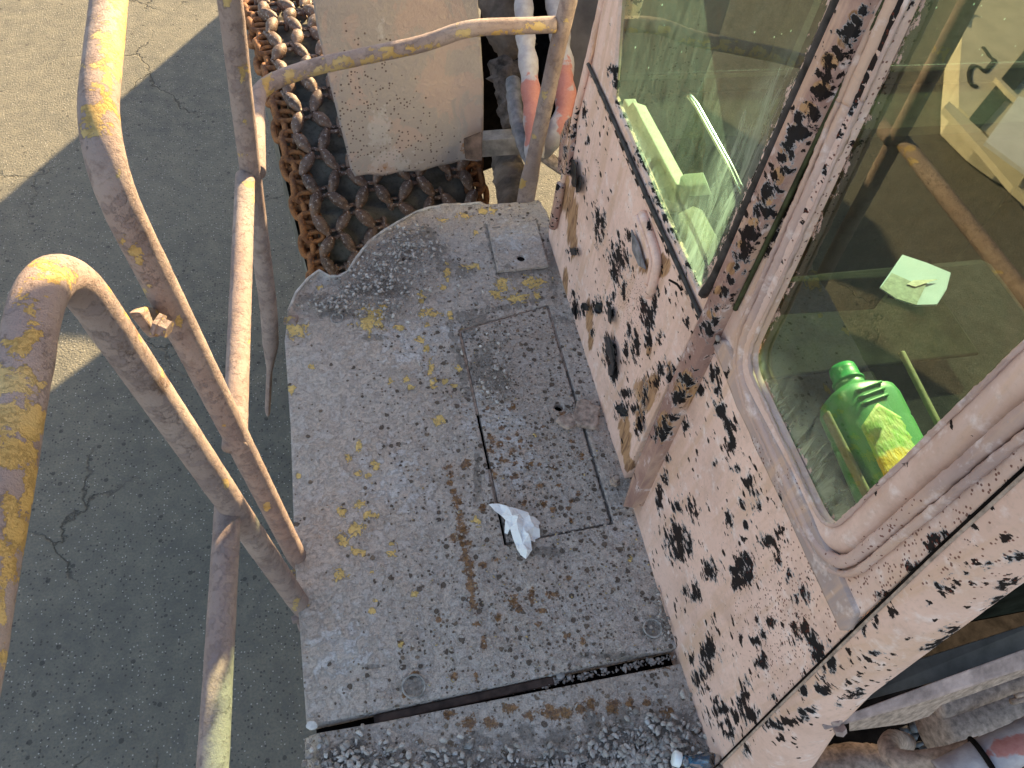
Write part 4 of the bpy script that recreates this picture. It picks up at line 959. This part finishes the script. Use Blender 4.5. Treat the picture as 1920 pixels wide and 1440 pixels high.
tube('window_rubber', [onx(px, py, .597) for px, py in [(1318, 552), (1340, 520), (1440, 300), (1572, 0), (1650, -180)]], .0085, M['rubber'], door, 10, .01, .001)
tube('door_rubber', [onx(px, py, .603) for px, py in [(1350, 610), (1420, 465), (1535, 230), (1650, -10), (1730, -180)]], .0085, M['dark'], loader, 10, .01, .001)
tube('glazing_strip', [onx(px, py, .602) for px, py in [(1378, 580), (1438, 455), (1552, 220), (1661, 0), (1740, -170)]], .0042, M['olive'], loader, 8, .01)
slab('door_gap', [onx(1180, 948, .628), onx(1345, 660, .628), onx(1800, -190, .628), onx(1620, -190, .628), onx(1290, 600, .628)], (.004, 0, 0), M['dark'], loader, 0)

# ---- rear side panel, with the rounded window opening
def rrect(c, r, n=8):
    """rounded polygon through corner points"""
    return [tuple(p[:2]) for p in fillet([(*((np.array(c[0]) + np.array(c[-1])) / 2), 0)] + [(*p, 0) for p in c] + [(*((np.array(c[0]) + np.array(c[-1])) / 2), 0)], r, n)][:-1]
XU = .606
wc = [yz(1404, 668, XU), yz(1556, 985, XU), yz(1935, 610, XU), (.335, 1.60), (.70, 1.60)]
wc = [(.628, .722), (.318, .722), (.318, 1.60), (.700, 1.60)]
wc[0] = tuple(np.array(yz(1402, 676, XU)));wc[1] = tuple(np.array(yz(1556, 1000, XU)))
wc[2] = (yz(1920, 632, XU)[0], 1.60); wc[3] = (.715, 1.60)
hole_w = rrect(wc, .042)
up_out = [yz(1334, 650, XU), yz(1590, 1175, XU), yz(1632, 1140, XU), yz(1920, 872, XU), yz(1990, 805, XU), (.26, 1.7), (.76, 1.7), yz(1672, 0, XU)]
rc = [(1237, 941, 5, 24), (1249, 898, 6, 14), (1269, 948, 9, 16), (1299, 958, 9, 18), (1269, 1008, 22, 24), (1275, 1030, 18, 20), (1292, 1027, 7, 26), (1303, 1108, 9, 20), (1335, 1069, 13, 18), (1395, 1052, 15, 16), (1378, 1069, 9, 10), (1390, 1092, 20, 12), (1404, 1084, 14, 18),
      (1442, 1018, 17, 18), (1459, 1048, 9, 20), (1369, 973, 7, 12), (1395, 945, 10, 13), (1416, 920, 8, 10), (1399, 984, 6, 9), (1502, 1112, 14, 18), (1418, 1161, 5, 9), (1444, 1167, 9, 9), (1435, 1187, 8, 9), (1416, 1202, 11, 9), (1490, 1172, 13, 11), (1503, 1182, 18, 18), (1521, 1200, 14, 20), (1536, 1222, 12, 20),
      (1429, 1240, 11, 12), (1328, 1223, 15, 24), (1296, 1236, 7, 9), (1390, 1197, 5, 10), (1395, 1304, 13, 26), (1407, 1342, 13, 16), (1350, 1332, 22, 14), (1360, 1355, 15, 11), (1369, 1377, 13, 13), (1309, 1270, 9, 16), (1322, 1291, 9, 9), (1382, 1342, 9, 18), (1450, 1308, 8, 7), (1284, 1108, 8, 10), (1332, 1250, 8, 14), (1344, 1315, 6, 10),
      (1480, 1080, 8, 10), (1315, 730, 9, 10), (1335, 700, 10, 20), (1345, 730, 8, 18), (1352, 770, 10, 14), (1368, 800, 12, 20), (1280, 780, 10, 18), (1285, 800, 6, 12), (1372, 830, 8, 16), (1340, 870, 6, 8), (1400, 905, 10, 12), (1380, 880, 7, 8), (1420, 950, 9, 12), (1460, 1000, 9, 14), (1250, 860, 6, 10), (1365, 840, 4, 14)]
low_out = [yz(1188, 952, .610), yz(1340, 655, .610), yz(1465, 905, .610), yz(1588, 1188, .610), yz(1345, 1432, .610), yz(1500, 1700, .610), (.10, -.10), (.70, -.08)]
low_out = [yz(1184, 952, .610), yz(1334, 652, .610), yz(1470, 900, .610), yz(1592, 1186, .610), yz(1472, 1306, .610), yz(1345, 1434, .610), yz(1352, 1470, .610), (.110, -.06), (.70, -.06)]
low = sheet('side_panel', low_out, [], .0036, side(.610), M['cab'], loader, .02, {'chip': rc, 'tan': [(1180, 1, 1, 1)], 'dens': [(1420, 1000, 160, 160), (1330, 1150, 130, 200), (1380, 1330, 110, 90), (1450, 1230, 80, 80), (1370, 800, 60, 100), (1300, 1000, 60, 130)], 'speck': [(1480, 1150, 80, 120)]},
            lambda u, v: .005 * fbm(u / .18, v / .18, 70, 3))
tag(low, 'lower cab side panel, pale pink with many black chips')
upc = line(1690, 10, 1440, 470, 30, 15, 7) + [(1758, 1009, 20, 12), (1745, 1022, 14, 12), (1711, 1065, 12, 10), (1664, 1116, 16, 9), (1822, 971, 9, 5), (1775, 1000, 20, 7), (1900, 910, 20, 8), (1880, 925, 10, 6)]
def updisp(u, v):
    d, _ = nearest(np.stack([u, v], 1), [hole_w])
    return .003 * fbm(u / .2, v / .2, 71, 3) - .010 * np.exp(-((d - .047) / .010) ** 2) + .007 * np.exp(-((d - .020) / .016) ** 2)
upn = sheet('window_panel', up_out, [hole_w], .0036, side(XU), mat_cab('window_panel_paint', (.76, .54, .47), (.62, .44, .38), .8), loader, .012, {'chip': upc, 'tan': [(1, 1, 1, 1)], 'dens': [(1560, 230, 60, 300, 25)], 'speck': [(1700, 1050, 120, 70, -40), (1880, 900, 90, 60, -40), (1600, 250, 60, 260, 25), (1760, 1010, 60, 50), (1840, 960, 80, 60)]}, updisp)
tag(upn, 'upper cab side panel framing the rounded rear window')
MSEAL = mat_cab('seal_dust', (.62, .44, .385), (.40, .285, .265), .2)
# rubber seal round the opening
def seal_path(off):
    c = np.array(wc, float); cc = c.mean(0)
    f_, b_, k_ = off
    a = [(wc[0][0] + f_, wc[0][1] - b_), (wc[1][0] - k_, wc[1][1] - b_), (wc[2][0] - k_, 1.60), (wc[3][0] + f_, 1.60)]
    return rrect(a, .045 + b_ * 1.0, 12)
for off, r_, x_, mt in (((.020, .034, .050), .0105, .603, 'dustrubber'), ((.036, .050, .066), .006, .602, 'dustrubber'), ((.001, .001, .001), .0035, .602, 'dustrubber')):
    P_ = seal_path(off)[8:] ; pts = [(x_, p[0], p[1]) for p in seal_path(off)]
    P_ = np.array(pts + [pts[0]])
    tube('window_seal', P_, r_ * .85, MSEAL, upn, 14, .005, .0022, fields={'chip': E_, 'tan': E_, 'dens': E_, 'speck': [(1640, 1000, 90, 60, -40)]})
tube('sealant_crack', [onx(1700, 690 + 0, .595)] * 1 + [onx(1722, 676, .595)], .001, M['dark'], upn, 5, None) if False else None
# belt moulding between lower and upper panel
bel = [yz(1334, 640, .598), yz(1346, 632, .598), yz(1358, 640, .598), yz(1415, 755, .598), yz(1480, 880, .598), yz(1604, 1150, .598), yz(1592, 1182, .598), yz(1575, 1182, .598), yz(1448, 905, .598), yz(1380, 760, .598)]
belt = sheet('belt_moulding', bel, [], .0036, side(.598), mat_cab('belt_paint', (.44, .34, .32), (.34, .26, .25), .3), loader, .02, {'chip': [(1345, 640, 8, 6), (1460, 940, 6, 14), (1365, 700, 6, 8)], 'tan': E_, 'dens': E_, 'speck': [(1450, 880, 90, 200)]}, lambda u, v: .004 * fbm(u / .05, v / .05, 72, 3))
tag(belt, 'mauve raised moulding below the rear window')
lathe('screw', [(0, .006), (.004, .006), (.005, .004)], onx(1348, 634, .594), (-1, 0, 0), M['steel'], belt, 8)
# bolt at the foot of the door
lathe('foot_bolt', [(0, .013), (.012, .013), (.014, .008), (.026, .008)], onz(1152, 905, .004), (0, 0, 1), M['dust'], loader, 6, False)

# ---- rear corner, rolled round, and the cab's back
seam = [(1345, 1434), (1472, 1306), (1600, 1180), (1760, 1025), (1920, 878), (2050, 765)]
SV = [onx(px, py, .603) for px, py in seam]; SV = [SV[0] + (SV[0] - SV[1]) * .9] + SV + [SV[-1] + (SV[-1] - SV[-2]) * 3]
RC = .062; V_ = []; arc = np.linspace(0, math.radians(127), 26); Lz = resample(np.array(SV), .006)
uu = []
for k, p in enumerate(Lz):
    RC = float(np.interp(p[2], [0, .22, .4, .55, .9, 1.2], [.085, .072, .056, .050, .054, .060]))
    for a in arc: V_.append((p[0] + RC * (1 - math.cos(a)), p[1] - .004 - RC * math.sin(a), p[2]))
    for q in np.linspace(.05, 1.3, 8):
        V_.append((V_[-1][0] * 0 + p[0] + RC * (1 - math.cos(arc[-1])) + q * .80, p[1] - .004 - RC * math.sin(arc[-1]) + q * .60, p[2]))
na = len(arc) + 8
ii = np.arange(len(Lz) - 1)[:, None]; jj = np.arange(na - 1)[None]
F_ = np.stack([ii * na + jj, ii * na + jj + 1, (ii + 1) * na + jj + 1, (ii + 1) * na + jj], -1).reshape(-1, 4)
V_ = np.array(V_); u_, v_ = proj(V_)
cc_ = [(1644, 1163, 7, 18), (1674, 1146, 7, 16), (1762, 1105, 9, 13), (1743, 1129, 6, 6), (1811, 1071, 6, 7), (1886, 1005, 10, 8), (1909, 1046, 18, 11), (1881, 1125, 26, 9, -25), (1890, 1095, 22, 8, -25), (1830, 1187, 22, 14, -20), (1766, 1206, 26, 10, -25), (1792, 1180, 20, 8), (1557, 1242, 8, 13), (1544, 1261, 9, 13), (1508, 1295, 6, 13), (1540, 1291, 18, 9), (1600, 1300, 18, 9, -20),
       (1595, 1223, 5, 11), (1471, 1355, 34, 9, -10), (1510, 1334, 18, 9), (1433, 1351, 10, 9), (1668, 1278, 9, 4), (1399, 1402, 7, 11), (1780, 1080, 8, 6), (1850, 1060, 5, 8), (1700, 1200, 8, 5), (1620, 1180, 5, 12), (1640, 1225, 9, 5), (1570, 1320, 8, 8)]
corner = mesh('corner_panel', V_, F_, mat_cab('corner_paint', (.80, .555, .475), (.67, .45, .37), 1.0, .5), loader, attrs={'chip': blobfield(u_, v_, cc_), 'tan': blobfield(u_, v_, [(1, 1, 1, 1)]), 'dens': blobfield(u_, v_, [(1600, 1240, 160, 110, -40), (1820, 1080, 120, 80, -40), (1450, 1360, 60, 40)]), 'speck': blobfield(u_, v_, [(1800, 1050, 100, 60)])})
tag(corner, 'rolled rear corner of the cab, pink with black chips')
tube('seam_edge', [p + np.array([-.0005, -.0045, 0]) for p in SV], .0022, M['dust'], corner, 8, .02)
tube('panel_seam', [p + np.array([.004, .001, 0]) for p in SV], .0026, M['dark'], loader, 8, .02)

# ---- glass
def pane(name, poly, x, res, mat, parent, film): return sheet(name, poly, [], res, side(x), mat, parent, .004, {'film': film}, None, {'edge': lambda u, v: 1 - nearest(np.stack([u, v], 1), [poly])[0] / .030})
pane('glass', [yz(1150, -220, .612), yz(1140, 180, .612), yz(1225, 380, .612), yz(1312, 562, .612), yz(1395, 392, .612), yz(1566, 0, .612), yz(1670, -220, .612)], .612, .006, M['glass_door'], door,
     [(1310, 480, 60, 120), (1320, 520, 50, 80), (1400, 300, 50, 250, 25), (1200, 300, 20, 120, -25)])
pane('glass', [(wc[0][0] + .012, wc[0][1] - .012), (wc[1][0] - .012, wc[1][1] - .012), (wc[2][0] - .012, 1.6), (wc[3][0] + .012, 1.6)], .619, .006, M['glass_side'], upn,
     [(1530, 900, 50, 110), (1560, 960, 60, 60), (1450, 760, 50, 90), (1500, 850, 60, 100)])

# ---- inside of the cab
ix = .66
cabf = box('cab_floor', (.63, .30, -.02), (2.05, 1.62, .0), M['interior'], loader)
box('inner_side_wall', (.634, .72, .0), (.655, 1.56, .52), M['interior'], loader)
# inner sill of the door, with a ledge (sunlit), latch block and steel grab handle
sill = slab('inner_sill', [onx(1163, 215, .668), onx(1186, 190, .668), onx(1268, 345, .668), onx(1262, 395, .668), onx(1240, 392, .668), onx(1170, 250, .668)], (.035, 0, -.012), M['sill'], loader)
s2 = beam('inner_sill', onx(1178, 195, .70), onx(1275, 385, .70), .030, .03, M['sill'], loader)
s3 = beam('inner_ledge', onx(1160, 225, .665), onx(1252, 400, .665), .05, .006, M['sill'], loader)
slab('latch_block', [onx(1262, 340, .69), onx(1283, 325, .69), onx(1318, 322, .69), onx(1326, 345, .69), onx(1302, 348, .69), onx(1275, 350, .69)], (.02, 0, -.03), mat_plain('pale_plastic', (.45, .50, .45), .4, .1, 20), loader)
slab('inner_trim', [onx(1270, 400, .665), onx(1300, 385, .68), onx(1316, 392, .68), onx(1345, 445, .68), onx(1318, 480, .67), onx(1308, 530, .665), onx(1280, 480, .665)], (.01, 0, -.02), M['sill'], loader)
tube('grab_handle', fillet([onx(1285, 183, .72), onx(1293, 180, .70), onx(1305, 195, .70), onx(1370, 312, .70), onx(1392, 360, .70), onx(1398, 370, .72)], .01), .0058, Mat('bright_steel').done((.6, .62, .6), .18, None, 1.0), loader, 12, .006)
# pocket below the rear window with the jug in it
z0 = .56
def PZ(px, py, z): return onz(px, py, z)
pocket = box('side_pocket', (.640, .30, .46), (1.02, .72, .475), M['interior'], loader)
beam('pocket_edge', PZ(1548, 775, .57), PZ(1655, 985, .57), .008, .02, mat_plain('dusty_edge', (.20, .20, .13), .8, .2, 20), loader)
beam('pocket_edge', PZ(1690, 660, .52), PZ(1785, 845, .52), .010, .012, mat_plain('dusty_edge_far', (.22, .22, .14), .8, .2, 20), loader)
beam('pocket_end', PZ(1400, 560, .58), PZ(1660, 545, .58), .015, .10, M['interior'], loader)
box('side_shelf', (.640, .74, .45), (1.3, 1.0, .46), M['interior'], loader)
# green jug lying in the pocket
jug = empty('plastic_jug', (float(PZ(1640, 850, .52)[0]), float(PZ(1640, 850, .52)[1]), .475), 'bright green plastic jug with yellow-green label behind the rear side window', 'jug')
gm = Mat('green_plastic'); gb = gm.b; GM = gm.done((.06, .25, .09), .35, None, 0, .5); gb.inputs['Subsurface Weight'].default_value = .0
a0 = PZ(1578, 690, .545); a1 = PZ(1700, 950, .545); ax = (a1 - a0) / np.linalg.norm(a1 - a0); L_ = float(np.linalg.norm(a1 - a0))
wj = float(np.linalg.norm(PZ(1690, 790, .545) - PZ(1555, 780, .545))) / 2
axn, nn, bb = frame_of(ax)
nn = np.array([ax[1], -ax[0], 0]); nn /= np.linalg.norm(nn); bb = np.array([0, 0, 1.])
V_ = []; prj = [(.0, .024), (.012, .026), (.030, .026), (.032, .030), (.036, .030), (.038, .027), (.048, .028), (.058, .042), (.072, wj * .90), (.088, wj), (.13, wj * 1.0), (.136, wj * .96), (.145, wj), (.32, wj), (.335, wj * .9)]
nseg = 32
for d_, r_ in prj:
    for k in range(nseg):
        a = 2 * math.pi * k / nseg; ex = .62 if d_ > .06 else 1.0
        ca, sa = math.cos(a), math.sin(a); cx_ = math.copysign(abs(ca) ** (ex), ca) * r_; cz_ = math.copysign(abs(sa) ** ex, sa) * min(r_, .058)
        V_.append(a0 + ax * d_ + nn * cx_ + bb * cz_)
F_ = [[i * nseg + k, i * nseg + (k + 1) % nseg, (i + 1) * nseg + (k + 1) % nseg, (i + 1) * nseg + k] for i in range(5, len(prj) - 1) for k in range(nseg)] + [[(len(prj) - 1) * nseg + k for k in range(nseg)]]
mesh('jug_body', V_, F_, GM, jug)
F_ = [[i * nseg + k, i * nseg + (k + 1) % nseg, (i + 1) * nseg + (k + 1) % nseg, (i + 1) * nseg + k] for i in range(0, 5) for k in range(nseg)] + [[k for k in range(nseg)][::-1]]
mesh('jug_cap', V_[:nseg * 6], F_, Mat('dark_green_cap').done((.02, .26, .07), .4), jug)
lm = Mat('jug_label'); co = lm.math('MULTIPLY', lm.attr('along'), 1.0)
lc = lm.mix(lm.step(lm.math('ADD', co, lm.math('MULTIPLY', lm.math('SUBTRACT', lm.noise(40, 6, .7), .5), .12)), .45, .48), lm.mix(lm.step(lm.noise(30, 5, .7), .42, .58), (.20, .42, .05), (.40, .46, .14)), lm.mix(lm.noise(50, 6), (.62, .50, .02), (.70, .42, .03)))
lc = lm.mix(lm.math('MULTIPLY', lm.step(lm.noise(1, 6, .7, co=lm.map((120, 30, 60))), .52, .58), .35), lc, (.55, .58, .38))
LM = lm.done(lc, .5, lm.bump(lm.noise(1.2, 5, .6, co=lm.map((130, 40, 80))), .9, .003), 0, .5)
V_ = []; F_ = []; al = []; nl_, na_ = 26, 14
for i in range(nl_):
    t = i / (nl_ - 1)
    for j in range(na_):
        s_ = j / (na_ - 1) * 2 - 1
        d0 = .118 + .045 * abs(s_ - .1) * (1 - t)
        d_ = d0 + (.315 - d0) * t
        hgt = .0595 - .010 * abs(s_) ** 3 + .0006 * math.sin(i * 1.7 + j)
        V_.append(a0 + ax * d_ + nn * (s_ * wj * .70 + wj * .08) + bb * hgt); al.append(t)
for i in range(nl_ - 1):
    for j in range(na_ - 1): F_.append([i * na_ + j, i * na_ + j + 1, (i + 1) * na_ + j + 1, (i + 1) * na_ + j])
o = mesh('jug_label', V_, F_, LM, jug, attrs={'along': al})
o.modifiers.new('t', 'SOLIDIFY').thickness = .0008
for q in range(3):
    tube('jug_rib', [a0 + ax * (.075 + .014 * q) + nn * (wj * (-.25 + .0 * q)) + bb * .060, a0 + ax * (.060 + .014 * q + .03) + nn * (wj * .55) + bb * .057], .003, GM, jug, 8, .01)
# folded pale card standing inside
cm = mat_plain('pale_card', (.32, .42, .60), .6, .06, 10, .0002)
P_ = [(1690, 480), (1735, 495), (1781, 514), (1773, 545), (1755, 574), (1718, 575), (1680, 562), (1648, 541), (1668, 512)]
cd_ = slab('folded_card', [PZ(x, y, .74) for x, y in P_][::-1], (0, 0, .004), cm, None, .001)
tag(cd_, 'pale green folded card lying inside the cab behind the rear window', 'card')
cm2 = mat_plain('grey_print', (.22, .26, .26), .6, .25, 120, .0002)
slab('printed_page', [PZ(1672, 512, .7455), PZ(1708, 528, .7455), PZ(1738, 530, .7455), PZ(1718, 572, .7455), PZ(1680, 560, .7455), PZ(1650, 540, .7455)][::-1], (0, 0, .0006), cm2, cd_, 0)
slab('page_edge', [PZ(1700, 533, .747), PZ(1712, 526, .747), PZ(1758, 524, .747), PZ(1716, 538, .747)][::-1], (0, 0, .0006), M['stone_pale'], cd_, 0)
slab('card_rest', [PZ(1690, 485, .725), PZ(1775, 515, .725), PZ(1750, 570, .725), PZ(1660, 560, .725)][::-1], (0, 0, .008), M['interior'], loader)
# seat, far wall, front and roof of the cab
seat = box('seat_cushion', (1.05, .55, .30), (1.55, 1.05, .42), mat_plain('dark_seat', (.025, .025, .027), .95, .2, 30, spec=.02), loader, .03)
box('seat_back', (1.05, .42, .40), (1.55, .54, .95), mat_plain('dark_seat_back', (.035, .035, .038), .7, .2, 30), loader, .03)
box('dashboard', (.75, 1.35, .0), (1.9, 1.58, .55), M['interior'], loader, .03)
box('ground_view_blocker', (.86, 1.68, -.16), (4.6, 4.6, -.1), M['dark'], loader, 0)  # added black plate, keeps sunlit ground out of the window view
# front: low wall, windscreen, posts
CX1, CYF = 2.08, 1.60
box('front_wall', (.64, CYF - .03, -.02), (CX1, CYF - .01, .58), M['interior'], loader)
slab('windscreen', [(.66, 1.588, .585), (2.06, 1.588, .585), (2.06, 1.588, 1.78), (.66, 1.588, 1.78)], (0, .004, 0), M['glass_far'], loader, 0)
box('pane_shade_board', (.66, 1.555, 1.27), (2.06, 1.575, 1.79), M['interior'], loader, 0)  # added board, keeps the sun off the side panes
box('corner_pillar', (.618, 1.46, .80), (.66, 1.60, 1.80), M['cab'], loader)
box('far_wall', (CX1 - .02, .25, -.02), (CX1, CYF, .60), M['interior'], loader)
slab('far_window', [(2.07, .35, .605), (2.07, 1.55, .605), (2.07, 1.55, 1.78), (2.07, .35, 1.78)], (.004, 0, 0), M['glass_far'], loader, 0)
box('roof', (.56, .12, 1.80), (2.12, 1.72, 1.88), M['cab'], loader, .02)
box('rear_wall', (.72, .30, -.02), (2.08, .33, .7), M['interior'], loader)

# ---- things fixed behind the cab, lower right corner of the view
def PR(px, py, t): return CAM + ray(px, py) * t
TB = lambda px: 1.165 + (px - 1540) / 380 * .09
bar = slab('guard_plate', [PR(1540, 1358, TB(1540)), PR(1546, 1369, TB(1546)), PR(1750, 1311, TB(1750)), PR(1920, 1254, TB(1920)), PR(2000, 1227, TB(2000)), PR(2000, 1190, TB(2000)), PR(1920, 1217, TB(1920)), PR(1740, 1283, TB(1740))], ray(1750, 1300) * .012, M['dustrubber'], loader, .002)
slab('guard_flange', [PR(1592, 1350, TB(1592) + .02), PR(1760, 1296, TB(1760) + .02), PR(1990, 1216, TB(1990) + .02), PR(1990, 1242, TB(1990) + .06), PR(1765, 1322, TB(1765) + .09), PR(1742, 1343, TB(1742) + .12), PR(1699, 1357, TB(1699) + .11), PR(1592, 1371, TB(1592) + .06)], ray(1750, 1300) * .006, M['dust'], loader, .002)
lathe('bolt', [(0, .010), (.008, .010), (.008, .0065), (.02, .0065)], PR(1567, 1352, 1.165), PR(1562, 1330, 1.155) - PR(1566, 1350, 1.165), M['dustrubber'], loader, 6, False)
lathe('bolt', [(0, .010), (.010, .010), (.012, .007)], PR(1574, 1364, 1.17), PR(1579, 1384, 1.18) - PR(1575, 1362, 1.17), M['dustrubber'], loader, 6, False)
tube('filter_clamp', [PR(1756, 1327, 1.46), PR(1850, 1294, 1.48), PR(1990, 1243, 1.50)], .0225, M['dust'], loader, 20, .006, .0015)
lathe('filter_housing', [(0, .050), (.008, .066), (.02, .070), (.40, .070)], PR(1748, 1378, 1.72), PR(1990, 1300, 1.78) - PR(1748, 1378, 1.72), M['dust'], loader, 32)
tube('bolt_rod', [PR(1895, 1316, 1.50), PR(1990, 1295, 1.50)], .006, M['dust'], loader, 10, .01)
tube('bolt_rod', [PR(1903, 1304, 1.50), PR(1990, 1280, 1.50)], .006, M['dust'], loader, 10, .01)
tube('bent_pipe', fillet([PR(1700, 1392, 1.78), PR(1674, 1386, 1.60), PR(1664, 1400, 1.53), PR(1676, 1424, 1.50), PR(1715, 1429, 1.48), PR(1785, 1420, 1.45), PR(1845, 1400, 1.43)], .03), .0205, M['dust'], loader, 20, .004, .0015)
mh2 = tube('wrapped_hose', [PR(1770, 1462, 1.40), PR(1851, 1421, 1.39), PR(1920, 1390, 1.38), PR(2010, 1350, 1.36)], .034, MH, loader, 20, .006, .003, fields={'red': [(1885, 1402, 30, 22), (1925, 1396, 30, 20), (1850, 1418, 8, 16)]})
hc_ax = PR(1920, 1390, 1.38) - PR(1851, 1421, 1.39); hc_c = PR(1845, 1424, 1.39); _, hn, hb = frame_of(hc_ax)
tube('hose_clamp', [hc_c + .037 * (math.cos(a) * hn + math.sin(a) * hb) for a in np.linspace(0, 2 * math.pi, 33)[:-1]], .005, M['dark'], loader, 8, None, closed=True)
slab('grey_duct', [PR(1640, 1262, 1.75), PR(1990, 1150, 1.80), PR(1990, 1215, 1.80), PR(1560, 1330, 1.72)], ray(1750, 1250) * .02, mat_plain('grey_duct_paint', (.09, .08, .072), .8, .25, 12), loader)
slab('dark_backing', [(.66, -1.5, -.60), (3.2, -1.5, -.60), (3.2, .9, -.60), (.66, .9, -.60)], (0, 0, .15), M['dark'], loader)  # added black slab, hides the bright ground so the gap looks dark
sx = mat_plain('dark_wet_stone', (.13, .135, .145), .6, .3, 60)
dd_ = [(1698, 1372), (1712, 1362), (1733, 1360), (1702, 1400), (1722, 1396), (1738, 1380), (1736, 1404), (1715, 1380), (1742, 1366), (1696, 1388)]
for i, (px, py) in enumerate(dd_):
    v, f = rocks[i]; me = mesh('dark_stone', v * random.uniform(.020, .028), f, sx, None, False); me.location = Vector(PR(px, py, 2.02)); me.rotation_euler = (i, i * 2, i * 3)
    tag(me, ['dark grey broken stone at the inner left of the hollow behind the bent pipe', 'dark stone nearest the guard plate in the hollow', 'upper right dark stone in the hollow beside the filter housing', 'dark stone resting against the curve of the bent pipe', 'middle dark stone of the heap behind the bent pipe', 'dark stone touching the filter housing halfway down', 'lowest right dark stone beside the filter housing', 'dark stone in the centre of the hollow under the guard plate', 'dark stone at the very top right corner of the hollow', 'lowest left dark stone just above the bent pipe'][i], 'stone', 'dark stones behind the bent pipe')
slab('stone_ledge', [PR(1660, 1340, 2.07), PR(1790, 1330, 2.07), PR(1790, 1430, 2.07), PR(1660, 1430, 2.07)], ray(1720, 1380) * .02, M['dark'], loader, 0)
tube('mud_shelf', [PR(1520, 1452, 1.9), PR(1600, 1432, 1.9), PR(1680, 1440, 1.9)], .05, M['dust'], loader, 20, .01, .008)

# ---------------------------------------------------------------- boom and bucket as one added plate, outline shaped to cast the ground shade
BP = [(1.85, -1.0), (1.85, .72), (2.28, .78), (2.36, 1.0), (2.9, 1.04), (3.7, 1.03), (4.2, .8), (6.35, .62), (6.42, .3), (6.27, .08), (6.19, -.13), (6.62, .06), (6.95, .24), (7.2, .62), (8.12, .68), (8.37, .385), (8.87, -.49), (9.0, -1.0)]
slab('boom_shadow_plate', [(1.27, y, z) for y, z in BP], (.07, 0, 0), M['dark'], loader, 0)

# ---------------------------------------------------------------- water bottle on the step plate
wb0 = onz(1262, 1421, .040); wax = onz(1345, 1449, .034) - wb0; wax /= np.linalg.norm(wax)
bot = empty('water_bottle', (float(wb0[0]), float(wb0[1]), -.006), 'clear plastic water bottle with white cap lying on the grit by the cab', 'bottle')
pm = Mat('clear_plastic'); pm.t.nodes.remove(pm.b)
tr = pm.n('ShaderNodeBsdfTransparent'); tr.inputs[0].default_value = (.95, .98, 1.0, 1); gl = pm.n('ShaderNodeBsdfGlossy'); gl.inputs[1].default_value = .08
fr = pm.n('ShaderNodeFresnel'); fr.inputs[0].default_value = 1.9; mx = pm.n('ShaderNodeMixShader'); pm.set(mx.inputs[0], fr.outputs[0]); pm.set(mx.inputs[1], tr.outputs[0]); pm.set(mx.inputs[2], gl.outputs[0]); pm.t.links.new(mx.outputs[0], pm.out.inputs[0])
lathe('bottle_cap', [(0, .0125), (.0015, .0142), (.014, .0146), (.0145, .0138)], wb0, wax, mat_plain('white_cap', (.82, .86, .88), .4, .03, 30, .0001), bot, 28)
lathe('bottle_body', [(.015, .0115), (.022, .012), (.026, .016), (.032, .0125), (.045, .020), (.065, .031), (.075, .033), (.21, .033), (.215, .026)], wb0, wax, pm.m, bot, 32)
lathe('bottle_label', [(.096, .0334), (.16, .0334)], wb0, wax, Mat('blue_label').done((.08, .42, .78), .4), bot, 32)

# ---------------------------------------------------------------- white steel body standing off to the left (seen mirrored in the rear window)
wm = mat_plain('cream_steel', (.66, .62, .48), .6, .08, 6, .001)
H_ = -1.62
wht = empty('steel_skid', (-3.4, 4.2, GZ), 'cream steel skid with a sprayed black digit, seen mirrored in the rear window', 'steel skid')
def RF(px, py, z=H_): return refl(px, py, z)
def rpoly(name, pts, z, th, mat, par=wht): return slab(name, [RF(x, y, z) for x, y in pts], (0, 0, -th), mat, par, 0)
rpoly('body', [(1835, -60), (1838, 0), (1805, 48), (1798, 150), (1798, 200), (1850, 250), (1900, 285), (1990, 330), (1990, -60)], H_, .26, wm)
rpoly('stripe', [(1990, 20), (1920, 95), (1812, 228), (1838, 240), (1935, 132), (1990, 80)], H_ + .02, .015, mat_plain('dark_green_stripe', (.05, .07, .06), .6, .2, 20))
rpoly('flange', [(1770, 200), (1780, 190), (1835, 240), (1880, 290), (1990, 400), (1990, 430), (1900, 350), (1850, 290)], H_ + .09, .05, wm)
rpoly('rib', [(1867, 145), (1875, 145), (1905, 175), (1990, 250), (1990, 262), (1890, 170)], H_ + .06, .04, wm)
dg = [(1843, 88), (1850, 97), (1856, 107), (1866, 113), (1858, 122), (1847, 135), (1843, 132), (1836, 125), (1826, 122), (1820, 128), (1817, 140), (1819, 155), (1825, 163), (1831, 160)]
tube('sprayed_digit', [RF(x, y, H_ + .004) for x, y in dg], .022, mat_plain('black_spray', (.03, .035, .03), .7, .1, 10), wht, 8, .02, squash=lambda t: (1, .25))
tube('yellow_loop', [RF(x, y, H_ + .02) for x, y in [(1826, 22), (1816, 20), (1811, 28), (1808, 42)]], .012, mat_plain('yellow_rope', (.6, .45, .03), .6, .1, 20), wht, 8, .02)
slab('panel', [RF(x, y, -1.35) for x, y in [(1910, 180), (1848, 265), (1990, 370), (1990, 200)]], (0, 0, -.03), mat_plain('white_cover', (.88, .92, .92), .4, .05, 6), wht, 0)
